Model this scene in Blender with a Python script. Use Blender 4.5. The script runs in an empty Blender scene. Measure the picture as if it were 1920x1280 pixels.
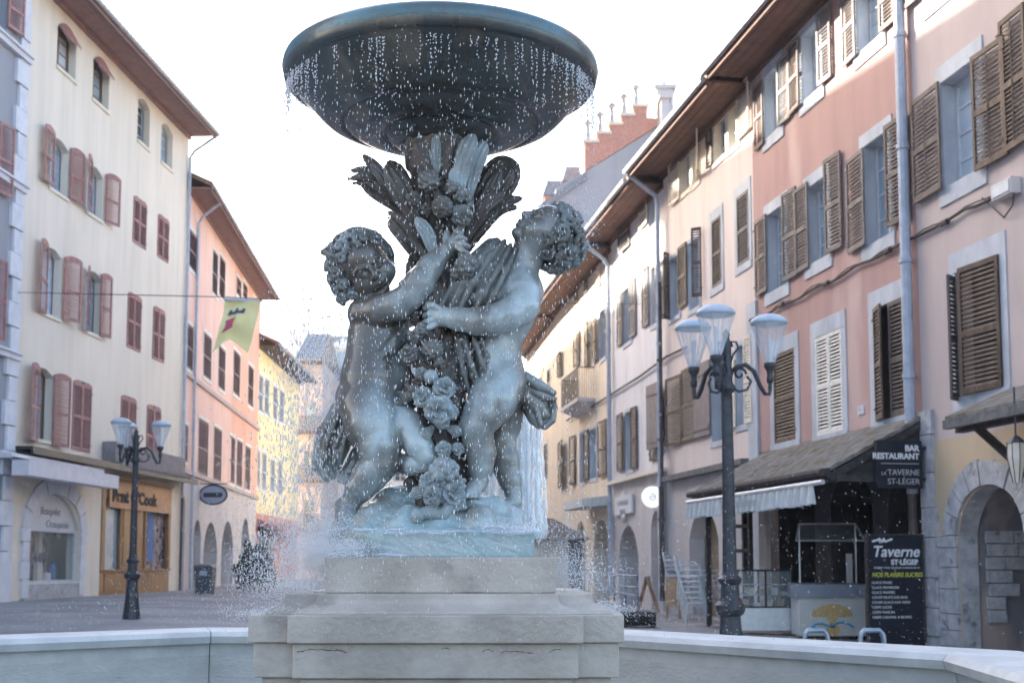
import bpy, bmesh, math, random, sys
import numpy as np
from mathutils import Vector, Matrix
random.seed(7); RNG = np.random.default_rng(11)
R = math.radians
scene = bpy.context.scene
COL = scene.collection
# ------------------------------------------------------------------ camera
F = 2400.; EYE = .95; HOR = 1055.; PITCH = math.atan(F*4e-5); PPY = HOR-F*math.tan(PITCH)
cd = bpy.data.cameras.new('camera'); cam = bpy.data.objects.new('camera', cd); COL.objects.link(cam)
cam.location = (0, 0, EYE); cam.rotation_euler = (R(90)+PITCH, 0, 0)
cd.sensor_width = 36; cd.lens = 36*F/1920; cd.shift_y = (PPY-640)/1920
cd.clip_start = .05; cd.clip_end = 2000
cd.dof.use_dof = True; cd.dof.focus_distance = 4.75; cd.dof.aperture_fstop = 5.6
scene.camera = cam
# ------------------------------------------------------------------ light
SUN_AZ, SUN_EL = R(-52), R(18.3)
w = bpy.data.worlds.new('World'); scene.world = w; w.use_nodes = True
nt = w.node_tree; bg = nt.nodes['Background']
sky = nt.nodes.new('ShaderNodeTexSky'); sky.sky_type = 'NISHITA'; sky.sun_disc = False
sky.sun_elevation = SUN_EL; sky.sun_rotation = SUN_AZ; sky.dust_density = 4.0; sky.air_density = .9; sky.ozone_density = .6
nt.links.new(sky.outputs[0], bg.inputs[0]); bg.inputs[1].default_value = .15
sd = bpy.data.lights.new('sun', 'SUN'); sd.energy = 4.8; sd.angle = R(.5); sd.color = (1, .93, .80)
so = bpy.data.objects.new('sun', sd); COL.objects.link(so)
to_sun = Vector((math.sin(SUN_AZ)*math.cos(SUN_EL), math.cos(SUN_AZ)*math.cos(SUN_EL), math.sin(SUN_EL)))
so.rotation_euler = (-to_sun).to_track_quat('-Z', 'Y').to_euler(); so.location = (-20, 20, 30)
vs = scene.view_settings; vs.view_transform = 'Standard'; vs.look = 'None'; vs.gamma = 1; vs.use_curve_mapping = False
vs.exposure = 2.4

# ------------------------------------------------------------------ pixel -> place helpers
def ray(px, py):
    a = (px-960)/F; b = (PPY-py)/F
    return Vector((a, math.cos(PITCH)-b*math.sin(PITCH), math.sin(PITCH)+b*math.cos(PITCH)))
def at(px, py, Y):
    r = ray(px, py); t = Y/r.y; return Vector((r.x*t, Y, EYE+r.z*t))
def gz(x, y=0): return max(-.5, min(0., -.022*(x+9)))
class Fr:
    """frame: p(u, d, z) = origin + U u + N d + Z z"""
    def __init__(s, o, U, N): s.o = Vector(o); s.U = Vector(U); s.N = Vector(N)
    def p(s, u, d, z): return s.o+s.U*u+s.N*d+Vector((0, 0, z))
    def hit(s, px, py, d=0):
        r = ray(px, py); c = Vector((0, 0, EYE)); o = s.o+s.N*d; o.z = EYE
        t = (o-c).dot(s.N)/r.dot(s.N); q = c+r*t
        return (q-o).dot(s.U), q.z-s.o.z
    def hitu(s, px, py, u):
        r = ray(px, py); c = Vector((0, 0, EYE)); o = s.o+s.U*u; o.z = EYE
        t = (o-c).dot(s.U)/r.dot(s.U); q = c+r*t
        return (q-o).dot(s.N), q.z-s.o.z
    def rect(s, x0, x1, y0, y1, d=0):
        xm, ym = (x0+x1)/2, (y0+y1)/2
        a = s.hit(x0, ym, d)[0]; b = s.hit(x1, ym, d)[0]
        return min(a, b), max(a, b), s.hit(xm, y1, d)[1], s.hit(xm, y0, d)[1]
    def turned(s, u, d, ang):
        c, n = math.cos(ang), math.sin(ang)
        return Fr(s.p(u, d, 0), s.U*c+s.N*n, s.N*c-s.U*n)
def facade(p0, vp):
    U = ray(vp, HOR); U.z = 0; U.normalize()
    N = Vector((U.y, -U.x, 0))
    if N.dot(-Vector((p0[0], p0[1], 0))) < 0: N = -N
    return Fr((p0[0], p0[1], 0), U, N)
def nextfac(f, px, vp):
    u = f.hit(px, HOR)[0]; return facade(f.p(u, 0, 0), vp)
ID = Fr((0, 0, 0), (1, 0, 0), (0, 1, 0))

# ------------------------------------------------------------------ materials
def mat(name, c1, c2=None, scale=3., rough=.8, rough2=None, bump=0., bscale=40., stretch=(1, 1, 1), metallic=0., detail=6, contrast=.5, spec=.5,
        c3=None, s3=20., f3=.5, trans=0., ior=1.45, alpha=1., coat=0., streak=0.):
    m = bpy.data.materials.new(name); m.use_nodes = True; t = m.node_tree; N = t.nodes; L = t.links
    b = N['Principled BSDF']; b.inputs['Roughness'].default_value = rough; b.inputs['Metallic'].default_value = metallic
    b.inputs['Specular IOR Level'].default_value = spec; b.inputs['IOR'].default_value = ior
    b.inputs['Transmission Weight'].default_value = trans; b.inputs['Alpha'].default_value = alpha
    b.inputs['Coat Weight'].default_value = coat; b.inputs['Coat Roughness'].default_value = .16
    b.inputs['Base Color'].default_value = (*c1, 1)
    tc = N.new('ShaderNodeTexCoord'); mp = N.new('ShaderNodeMapping'); mp.inputs['Scale'].default_value = stretch
    L.new(tc.outputs['Object'], mp.inputs[0])
    if c2:
        n = N.new('ShaderNodeTexNoise'); n.inputs['Scale'].default_value = scale; n.inputs['Detail'].default_value = detail; n.inputs['Roughness'].default_value = .6
        L.new(mp.outputs[0], n.inputs[0])
        r = N.new('ShaderNodeValToRGB'); r.color_ramp.elements[0].position = .5-contrast/2*.5; r.color_ramp.elements[1].position = .5+contrast/2*.5
        r.color_ramp.elements[0].color = (*c1, 1); r.color_ramp.elements[1].color = (*c2, 1)
        L.new(n.outputs[0], r.inputs[0]); out = r.outputs[0]
        if streak:
            ms = N.new('ShaderNodeMapping'); ms.inputs['Scale'].default_value = (1, 1, .10); L.new(tc.outputs['Object'], ms.inputs[0]); ns = N.new('ShaderNodeTexNoise'); ns.inputs['Scale'].default_value = 2.2; ns.inputs['Detail'].default_value = 5; L.new(ms.outputs[0], ns.inputs[0])
            rs = N.new('ShaderNodeValToRGB'); rs.color_ramp.elements[0].position = .36; rs.color_ramp.elements[1].position = .56; rs.color_ramp.elements[0].color = (1-streak,)*3+(1,); rs.color_ramp.elements[1].color = (1, 1, 1, 1); L.new(ns.outputs[0], rs.inputs[0])
            ml = N.new('ShaderNodeMixRGB'); ml.blend_type = 'MULTIPLY'; ml.inputs[0].default_value = 1; L.new(out, ml.inputs[1]); L.new(rs.outputs[0], ml.inputs[2]); out = ml.outputs[0]
        if c3:
            n3 = N.new('ShaderNodeTexNoise'); n3.inputs['Scale'].default_value = s3; n3.inputs['Detail'].default_value = 8; L.new(mp.outputs[0], n3.inputs[0])
            r3 = N.new('ShaderNodeValToRGB'); r3.color_ramp.elements[0].position = f3; r3.color_ramp.elements[1].position = f3+.12
            L.new(n3.outputs[0], r3.inputs[0])
            mx = N.new('ShaderNodeMixRGB'); L.new(r3.outputs[0], mx.inputs[0]); L.new(out, mx.inputs[1]); mx.inputs[2].default_value = (*c3, 1); out = mx.outputs[0]
        L.new(out, b.inputs['Base Color'])
        if rough2 is not None:
            mr = N.new('ShaderNodeMapRange'); mr.inputs[1].default_value = .35; mr.inputs[2].default_value = .65; mr.inputs[3].default_value = rough; mr.inputs[4].default_value = rough2
            L.new(n.outputs[0], mr.inputs[0]); L.new(mr.outputs[0], b.inputs['Roughness'])
    if bump:
        nb = N.new('ShaderNodeTexNoise'); nb.inputs['Scale'].default_value = bscale; nb.inputs['Detail'].default_value = 5; L.new(mp.outputs[0], nb.inputs[0])
        bp = N.new('ShaderNodeBump'); bp.inputs['Strength'].default_value = bump; bp.inputs['Distance'].default_value = .02
        L.new(nb.outputs[0], bp.inputs['Height']); L.new(bp.outputs[0], b.inputs['Normal'])
    return m
def plaster(name, c, dirt=.82, c3=None, f3=.62, s3=1.3):
    return mat(name, tuple(v*dirt for v in c), c, scale=.9, rough=.92, bump=.25, bscale=18, stretch=(1, 1, .35), contrast=.6, spec=.2, c3=c3 or tuple(v*.78 for v in c), s3=s3, f3=f3, streak=.075)
M = {}
M['cream'] = plaster('cream_plaster', (.80, .73, .63), .93, (.68, .60, .49), .66)
M['pinkB'] = plaster('rose_plaster', (.84, .58, .50), .9)
M['pinkB2'] = plaster('coral_plaster', (.80, .46, .36), .9)
M['greyB'] = plaster('grey_lime_plaster', (.62, .58, .58), .85)
M['yellow'] = plaster('yellow_plaster', (.80, .70, .44), .92)
M['red'] = plaster('dusty_red_plaster', (.47, .31, .29), .88, (.55, .405, .38), .57, .7)
M['fpink'] = plaster('pale_pink_plaster', (.54, .455, .445), .90, (.44, .38, .37), .60, .9)
M['ochre'] = plaster('ochre_plaster', (.58, .46, .32), .85, (.42, .36, .32), .6)
M['salmon'] = plaster('salmon_plaster', (.74, .635, .60), .93)
M['lilac'] = plaster('pale_lilac_plaster', (.70, .68, .72), .94)
M['hcream'] = plaster('warm_cream_plaster', (.72, .62, .50), .92)
M['white'] = plaster('off_white_plaster', (.76, .73, .68), .94)
M['stone'] = mat('grey_stone', (.34, .35, .38), (.50, .50, .52), scale=5, rough=.85, bump=.5, bscale=25, c3=(.20, .19, .19), s3=6, f3=.60)
M['paleStone'] = mat('pale_ashlar', (.60, .61, .66), (.70, .71, .76), scale=3, rough=.85, bump=.3, bscale=20)
M['surround'] = mat('blue_grey_stone_trim', (.36, .39, .45), (.54, .57, .63), scale=2.5, rough=.85, bump=.3, bscale=30, stretch=(1, 1, .5), contrast=.8)
M['shRed'] = mat('oxide_red_paint', (.30, .14, .13), (.38, .19, .18), scale=8, rough=.65)
M['shBrown'] = mat('weathered_brown_wood', (.08, .062, .058), (.19, .152, .138), scale=7, rough=.8, stretch=(1, 1, .2), contrast=.9, bump=.3, bscale=60)
M['shGrey'] = mat('silvered_wood', (.155, .142, .142), (.31, .285, .28), scale=7, rough=.8, stretch=(1, 1, .2), contrast=.9, bump=.3, bscale=60)
M['shMid'] = mat('faded_taupe_wood', (.11, .098, .094), (.235, .205, .195), scale=6, rough=.8, stretch=(1, 1, .2), contrast=.9, bump=.3, bscale=60)
M['shRose'] = mat('rose_brown_paint', (.22, .135, .13), (.30, .19, .18), scale=6, rough=.7)
M['shRed2'] = mat('faded_red_paint', (.34, .17, .155), (.44, .24, .22), scale=8, rough=.7)
M['shDark'] = mat('dark_brown_wood', (.05, .032, .025), (.12, .08, .06), scale=7, rough=.7, stretch=(1, 1, .2))
M['shPlum'] = mat('plum_grey_paint', (.17, .14, .15), (.22, .19, .20), scale=4, rough=.7)
M['shWhite'] = mat('worn_white_paint', (.62, .60, .56), (.78, .76, .72), scale=6, rough=.7)
M['shCream'] = mat('cream_paint', (.66, .58, .48), (.76, .69, .60), scale=6, rough=.7)
M['frame'] = mat('grey_white_window_paint', (.42, .47, .54), (.54, .58, .64), scale=9, rough=.6)
M['frameWood'] = mat('brown_window_wood', (.20, .12, .07), (.28, .17, .10), scale=9, rough=.6)
M['pane'] = mat('window_glass', (.22, .30, .38), (.40, .50, .58), scale=.8, rough=.06, spec=.9, contrast=.9)
M['paneBright'] = mat('net_curtained_glass', (.42, .50, .60), (.60, .66, .72), scale=1.2, rough=.12, spec=.7, contrast=.8)
M['frameWhite'] = mat('white_window_paint', (.58, .62, .68), (.68, .70, .74), scale=9, rough=.6)
M['paneDark'] = mat('dark_window_glass', (.03, .035, .04), (.08, .09, .10), scale=.9, rough=.08, spec=.8)
M['soffit'] = mat('stained_eave_boards', (.085, .042, .034), (.17, .082, .06), scale=3, rough=.85, stretch=(1, 1, 1), contrast=.9, bump=.3)
M['soffitA'] = mat('mauve_eave_boards', (.24, .15, .14), (.30, .19, .18), scale=3, rough=.85)
M['gutter'] = mat('grey_zinc', (.30, .30, .32), (.42, .42, .45), scale=6, rough=.5, metallic=.4)
M['pipe'] = mat('blue_grey_pipe_paint', (.33, .38, .47), (.44, .49, .58), scale=5, rough=.45)
M['pipeBrown'] = mat('brown_cast_pipe', (.07, .05, .05), (.12, .09, .08), scale=5, rough=.6)
M['tiles'] = mat('roof_tiles', (.20, .13, .10), (.34, .24, .19), scale=9, rough=.9, bump=.6, bscale=30)
M['slate'] = mat('grey_slate', (.16, .18, .22), (.24, .26, .30), scale=12, rough=.7, bump=.4, bscale=25)
M['brick'] = mat('red_brick', (.44, .20, .16), (.56, .28, .22), scale=14, rough=.9, bump=.5, bscale=30)
M['greyWall'] = plaster('grey_render', (.36, .37, .41), .9)
M['wood'] = mat('varnished_shopfront_wood', (.22, .11, .045), (.34, .18, .075), scale=6, rough=.5, stretch=(1, 1, .15), contrast=.8)
M['woodSign'] = mat('orange_sign_wood', (.46, .24, .12), (.54, .30, .16), scale=4, rough=.6)
M['boardwood'] = mat('plywood', (.40, .24, .14), (.52, .33, .20), scale=5, rough=.7)
M['black'] = mat('black_paint', (.012, .012, .016), (.022, .022, .028), scale=8, rough=.6)
M['navy'] = mat('chalkboard_blue_black', (.008, .011, .020), (.014, .018, .030), scale=6, rough=.75)
M['iron'] = mat('dark_iron_paint', (.018, .019, .026), (.04, .042, .052), scale=16, rough=.45, bump=.25, bscale=60, spec=.6)
M['inkW'] = mat('white_sign_paint', (.72, .74, .78)); M['inkG'] = mat('grey_sign_paint', (.42, .43, .46)); M['inkY'] = mat('yellow_chalk', (.55, .55, .08))
M['inkDark'] = mat('dark_lettering', (.05, .045, .045)); M['inkBlue'] = mat('grey_blue_lettering', (.30, .33, .42)); M['inkFaint'] = mat('faded_grey_lettering', (.34, .36, .36))
M['awnW'] = mat('dirty_white_canvas', (.44, .46, .46), (.68, .70, .71), scale=5, rough=.9, stretch=(3, 3, .5), contrast=.9)
M['awnL'] = mat('white_awning_cassette', (.62, .60, .64), (.70, .68, .72), scale=3, rough=.7)
M['awnG'] = mat('taupe_canvas', (.20, .18, .19), (.26, .24, .25), scale=4, rough=.85)
M['steel'] = mat('galvanised_steel', (.20, .25, .31), (.30, .35, .41), scale=12, rough=.35, metallic=.7)
M['alu'] = mat('brushed_aluminium', (.55, .58, .63), (.66, .68, .72), scale=10, rough=.35, metallic=.5)
M['glassLamp'] = mat('clear_polycarbonate', (.80, .85, .90), rough=.08, alpha=.30, spec=1.)
M['lampTop'] = mat('pale_lamp_cap', (.36, .42, .50), (.46, .52, .60), scale=6, rough=.35)
M['caseGlass'] = mat('display_glass', (.5, .58, .60), rough=.05, alpha=.25, spec=.8)
M['freezer'] = mat('cream_enamel', (.56, .56, .54), (.62, .62, .60), scale=2, rough=.4)
M['freezerTop'] = mat('grey_freezer_lid', (.24, .27, .33), (.28, .31, .37), scale=2, rough=.4)
M['ochrePaint'] = mat('ochre_print', (.55, .36, .13), (.68, .48, .22), scale=90, rough=.6); M['cyan'] = mat('cyan_print', (.08, .36, .58))
M['bin'] = mat('dark_bin_plastic', (.045, .055, .075), (.07, .08, .10), scale=9, rough=.5)
M['moss'] = mat('mossy_shingles', (.12, .115, .11), (.21, .20, .19), scale=5, rough=.95, bump=.9, bscale=30, c3=(.11, .082, .034), s3=3.2, f3=.53)
M['beam'] = mat('dark_timber', (.03, .027, .03), (.06, .05, .05), scale=9, rough=.8)
M['beamGrey'] = mat('weathered_grey_timber', (.09, .09, .10), (.16, .155, .16), scale=9, rough=.8, stretch=(1, 1, 1))
M['bowl'] = mat('brown_green_bronze', (.050, .038, .030), (.045, .072, .076), scale=3.5, rough=.22, rough2=.42, bump=.35, bscale=14, stretch=(1, 1, .35), contrast=.9, spec=.7, c3=(.14, .12, .095), s3=5, f3=.57, metallic=.1, coat=.5)
M['rim'] = mat('verdigris_rim', (.05, .16, .20), (.07, .065, .06), scale=4, rough=.3, rough2=.5, contrast=.7, spec=.6, coat=.4, bump=.2)
M['bronze'] = mat('weathered_blue_grey_bronze', (.40, .465, .475), (.125, .102, .082), scale=2.4, rough=.30, rough2=.46, bump=.22, bscale=30, stretch=(1, 1, .5), contrast=.34, spec=.6, c3=(.075, .062, .05), s3=4.5, f3=.55, metallic=.0, coat=.9, streak=.35)
M['hair'] = mat('dark_blue_grey_bronze', (.20, .24, .255), (.10, .09, .078), scale=7, rough=.32, rough2=.5, stretch=(1, 1, .6), contrast=.5, spec=.5, coat=.2)
M['brownBronze'] = mat('brown_bronze', (.055, .043, .036), (.115, .098, .088), scale=6, rough=.38, rough2=.55, bump=.4, bscale=50, stretch=(1, 1, .4), contrast=.7, spec=.45, c3=(.16, .18, .185), s3=4, f3=.60, coat=.15)
M['flower'] = mat('grey_green_bronze', (.20, .21, .205), (.095, .08, .07), scale=6, rough=.4, rough2=.55, bump=.3, bscale=60, contrast=.6, spec=.45, coat=.15)
M['flowerPale'] = mat('pale_verdigris_bronze', (.34, .405, .43), (.19, .205, .205), scale=6, rough=.34, rough2=.5, bump=.2, bscale=40, contrast=.6, spec=.5, coat=.2)
M['tealStone'] = mat('water_stained_base', (.24, .36, .38), (.38, .44, .45), scale=4, rough=.3, bump=.3, bscale=12, coat=.3, c3=(.24, .25, .23), s3=5, f3=.52)
M['pedestal'] = mat('wet_limestone', (.38, .33, .285), (.50, .44, .385), scale=5, rough=.35, rough2=.6, bump=.35, bscale=35, spec=.5, contrast=.7, c3=(.27, .235, .205), s3=3.2, f3=.56, streak=.22)
M['basin'] = mat('pale_basin_stone', (.50, .475, .44), (.60, .57, .53), scale=4, rough=.7, bump=.35, bscale=30, stretch=(1, 1, 2.2), c3=(.15, .15, .12), s3=22, f3=.68)
M['coping'] = mat('pale_coping_stone', (.52, .51, .50), (.64, .62, .60), scale=5, rough=.6, bump=.2, bscale=30)
M['crack'] = mat('dark_crack', (.06, .055, .05))
M['yellowFlag'] = mat('yellow_flag_cloth', (.90, .78, .36), (.95, .85, .46), scale=3, rough=.9)
M['flagRed'] = mat('red_flag_print', (.62, .12, .18)); M['flagBlack'] = mat('slate_flag_print', (.09, .10, .17))
M['leaf'] = mat('hedge_leaf', (.035, .05, .035), (.07, .09, .06), scale=9, rough=.7)
M['bluePaint'] = mat('blue_railing_paint', (.10, .15, .28), (.14, .19, .32), scale=5, rough=.5)
M['signBlue'] = mat('enamel_blue', (.12, .20, .42)); M['plate'] = mat('white_plate', (.62, .63, .66))
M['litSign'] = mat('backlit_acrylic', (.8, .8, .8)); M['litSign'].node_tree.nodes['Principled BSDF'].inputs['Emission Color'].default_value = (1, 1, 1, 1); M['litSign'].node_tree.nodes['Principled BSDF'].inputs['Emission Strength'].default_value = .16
M['warmIn'] = mat('warm_interior', (.40, .27, .16), (.28, .20, .13), scale=2, rough=.8)
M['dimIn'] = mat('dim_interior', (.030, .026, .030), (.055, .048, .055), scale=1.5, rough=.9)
def goods_mat():
    m = mat('window_display_goods', (.03, .03, .04)); t = m.node_tree; v = t.nodes.new('ShaderNodeTexVoronoi'); v.inputs['Scale'].default_value = 4.2
    tc = t.nodes.new('ShaderNodeTexCoord'); n = t.nodes.new('ShaderNodeTexNoise'); n.inputs['Scale'].default_value = 3
    t.links.new(tc.outputs['Object'], n.inputs[0]); t.links.new(n.outputs['Color'], v.inputs[0])
    r = t.nodes.new('ShaderNodeValToRGB'); e = r.color_ramp.elements; e[0].color = (.02, .02, .03, 1); e[1].color = (.42, .38, .38, 1); e[0].position = .25; e[1].position = .9
    x = e.new(.5); x.color = (.13, .08, .10, 1); t.links.new(v.outputs['Color'], r.inputs[0]); t.links.new(r.outputs[0], t.nodes['Principled BSDF'].inputs['Base Color']); return m
M['goods'] = goods_mat()
def ground_mat():
    m = mat('grey_paving', (.2, .2, .2), rough=.75); t = m.node_tree; N = t.nodes; L = t.links
    tc = N.new('ShaderNodeTexCoord'); br = N.new('ShaderNodeTexBrick'); br.inputs['Scale'].default_value = 4.0; br.inputs['Mortar Size'].default_value = .03
    br.inputs['Color1'].default_value = (.30, .285, .285, 1); br.inputs['Color2'].default_value = (.37, .355, .355, 1); br.inputs['Mortar'].default_value = (.17, .165, .17, 1)
    L.new(tc.outputs['Object'], br.inputs[0]); n = N.new('ShaderNodeTexNoise'); n.inputs['Scale'].default_value = .5; n.inputs['Detail'].default_value = 6; L.new(tc.outputs['Object'], n.inputs[0])
    r = N.new('ShaderNodeValToRGB'); r.color_ramp.elements[0].position = .35; r.color_ramp.elements[1].position = .65; r.color_ramp.elements[0].color = (.75, .75, .75, 1); r.color_ramp.elements[1].color = (1.15, 1.13, 1.15, 1)
    L.new(n.outputs[0], r.inputs[0]); mx = N.new('ShaderNodeMixRGB'); mx.blend_type = 'MULTIPLY'; mx.inputs[0].default_value = 1; L.new(br.outputs[0], mx.inputs[1]); L.new(r.outputs[0], mx.inputs[2])
    L.new(mx.outputs[0], N['Principled BSDF'].inputs['Base Color']); return m
M['ground'] = ground_mat()
def water_mat(name, mixw, tint=(.92, .96, 1.)):
    m = bpy.data.materials.new(name); m.use_nodes = True; t = m.node_tree; N = t.nodes; L = t.links; N.clear()
    o = N.new('ShaderNodeOutputMaterial'); gl = N.new('ShaderNodeBsdfGlossy'); gl.inputs['Roughness'].default_value = .15; gl.inputs[0].default_value = (*tint, 1)
    tr = N.new('ShaderNodeBsdfTransparent'); df = N.new('ShaderNodeBsdfDiffuse'); df.inputs[0].default_value = (*tint, 1); tl = N.new('ShaderNodeBsdfTranslucent'); tl.inputs[0].default_value = (*tint, 1)
    m1 = N.new('ShaderNodeMixShader'); m1.inputs[0].default_value = .5; L.new(df.outputs[0], m1.inputs[1]); L.new(tl.outputs[0], m1.inputs[2])
    m2 = N.new('ShaderNodeMixShader'); m2.inputs[0].default_value = .3; L.new(m1.outputs[0], m2.inputs[1]); L.new(gl.outputs[0], m2.inputs[2])
    m3 = N.new('ShaderNodeMixShader'); m3.inputs[0].default_value = mixw; L.new(tr.outputs[0], m3.inputs[1]); L.new(m2.outputs[0], m3.inputs[2])
    L.new(m3.outputs[0], o.inputs[0]); return m
M['drop'] = water_mat('water_drop', .78, (.97, .98, 1.)); M['mist'] = water_mat('water_mist', .75, (.97, .98, 1.)); M['sheet'] = water_mat('running_water', .42)

# ------------------------------------------------------------------ mesh builder
ORG = {}
def tag(o, label=None, cat=None, group=None, kind=None):
    if label: o['label'] = label
    if cat: o['category'] = cat
    if group: o['group'] = group
    if kind: o['kind'] = kind
    return o
def root(name, loc, label, cat, group=None, rz=0, world=False):
    o = bpy.data.objects.new(name, None); COL.objects.link(o); o.location = loc; o.rotation_euler = (0, 0, rz); o.empty_display_size = .3
    ORG[o.name] = Vector(loc) if world else Vector((0, 0, 0)); tag(o, label, cat, group); return o
def mesh_obj(name, verts, faces, m, parent=None, smooth=False, org=None):
    me = bpy.data.meshes.new(name); verts = np.asarray(verts, dtype=np.float64).reshape(-1, 3)
    off = Vector((0, 0, 0))
    if org is not None: off = Vector(org)
    elif parent is not None: off = ORG.get(parent.name, Vector((0, 0, 0)))
    verts = verts-np.array(off)
    if isinstance(faces, np.ndarray):
        k = faces.shape[1]; me.vertices.add(len(verts)); me.vertices.foreach_set('co', verts.ravel().astype(np.float32))
        me.loops.add(faces.size); me.loops.foreach_set('vertex_index', faces.ravel().astype(np.int32))
        me.polygons.add(len(faces)); me.polygons.foreach_set('loop_start', np.arange(0, faces.size, k, dtype=np.int32)); me.polygons.foreach_set('loop_total', np.full(len(faces), k, np.int32))
        me.update(calc_edges=True)
    else: me.from_pydata([tuple(v) for v in verts], [], faces); me.update()
    me.materials.append(m)
    if smooth: me.polygons.foreach_set('use_smooth', np.ones(len(me.polygons), bool))
    o = bpy.data.objects.new(name, me); COL.objects.link(o)
    if parent is not None: o.parent = parent; ORG[o.name] = off
    elif org is not None: o.location = off; ORG[o.name] = off
    return o
class MB:
    def __init__(s): s.v = []; s.f = []
    def add(s, vs, fs):
        b = len(s.v); s.v += [tuple(v) for v in vs]; s.f += [tuple(i+b for i in f) for f in fs]; return s
    def hexa(s, P): return s.add(P, [(0, 3, 2, 1), (4, 5, 6, 7), (0, 1, 5, 4), (1, 2, 6, 5), (2, 3, 7, 6), (3, 0, 4, 7)])
    def box(s, fr, u0, u1, d0, d1, z0, z1):
        return s.hexa([fr.p(u0, d0, z0), fr.p(u1, d0, z0), fr.p(u1, d1, z0), fr.p(u0, d1, z0), fr.p(u0, d0, z1), fr.p(u1, d0, z1), fr.p(u1, d1, z1), fr.p(u0, d1, z1)])
    def bar(s, a, b, w, h=None):
        a, b = Vector(a), Vector(b); h = h or w; t = (b-a).normalized(); up = Vector((0, 0, 1)) if abs(t.z) < .95 else Vector((1, 0, 0))
        x = t.cross(up).normalized()*w/2; y = x.cross(t).normalized()*h/2
        return s.hexa([a-x-y, a+x-y, b+x-y, b-x-y, a-x+y, a+x+y, b+x+y, b-x+y])
    def quad(s, *P): return s.add(P, [tuple(range(len(P)))])
    def prism(s, pts, off):  # polygon (3D pts) extruded by vector off
        n = len(pts); off = Vector(off); P = [Vector(p) for p in pts]+[Vector(p)+off for p in pts]
        return s.add(P, [tuple(range(n)), tuple(range(2*n-1, n-1, -1))]+[(i, i+n, (i+1) % n+n, (i+1) % n) for i in range(n)])
    def tube(s, pts, rad, n=8, caps=True):
        pts = [Vector(p) for p in pts]; m = len(pts); rad = rad if isinstance(rad, (list, tuple)) else [rad]*m
        V = []; prev = None
        for i, p in enumerate(pts):
            t = (pts[min(i+1, m-1)]-pts[max(i-1, 0)]).normalized()
            if prev is None:
                x = t.orthogonal().normalized()
            else:
                x = (prev-t*prev.dot(t)).normalized()
            prev = x; y = t.cross(x)
            for k in range(n):
                a = 2*math.pi*k/n; V.append(p+(x*math.cos(a)+y*math.sin(a))*rad[i])
        Fc = [(i*n+k, i*n+(k+1) % n, (i+1)*n+(k+1) % n, (i+1)*n+k) for i in range(m-1) for k in range(n)]
        if caps: Fc += [tuple(range(n-1, -1, -1)), tuple((m-1)*n+k for k in range(n))]
        return s.add(V, Fc)
    def lathe(s, c, prof, n=32, ripple=None):
        c = Vector(c); V = []
        for i, (r, z) in enumerate(prof):
            for k in range(n):
                a = 2*math.pi*k/n; V.append(c+Vector((r*math.cos(a), r*math.sin(a), z)))
        return s.add(V, [(i*n+k, i*n+(k+1) % n, (i+1)*n+(k+1) % n, (i+1)*n+k) for i in range(len(prof)-1) for k in range(n)])
    def build(s, name, m, parent=None, smooth=False, org=None):
        return mesh_obj(name, s.v, s.f, m, parent, smooth, org)
def text(s, fr, X, Z, u, d, z, size, m, parent, name='lettering', align='LEFT', wx=1., shear=0., ext=.004, offs=0.):
    """letters standing on the plane through fr.p(u,d,z) with reading direction X and facing Z"""
    cu = bpy.data.curves.new(name, 'FONT'); cu.body = s; cu.size = size; cu.align_x = align; cu.extrude = ext; cu.shear = shear; cu.offset = offs
    tmp = bpy.data.objects.new('tmp', cu); COL.objects.link(tmp); bpy.context.view_layer.update()
    me = bpy.data.meshes.new_from_object(tmp); bpy.data.objects.remove(tmp); bpy.data.curves.remove(cu)
    X = Vector(X).normalized(); Z = Vector(Z).normalized(); Y = Vector((0, 0, 1)); p = fr.p(u, d, z)
    mw = Matrix(((X.x*wx, Y.x, Z.x, p.x), (X.y*wx, Y.y, Z.y, p.y), (X.z*wx, Y.z, Z.z, p.z), (0, 0, 0, 1))); me.transform(mw)
    me.transform(Matrix.Translation(-ORG.get(parent.name, Vector((0, 0, 0)))))
    me.materials.clear(); me.materials.append(m); me.name = name
    o = bpy.data.objects.new(name, me); COL.objects.link(o); o.parent = parent; ORG[o.name] = ORG.get(parent.name, Vector((0, 0, 0))); return o

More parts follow.
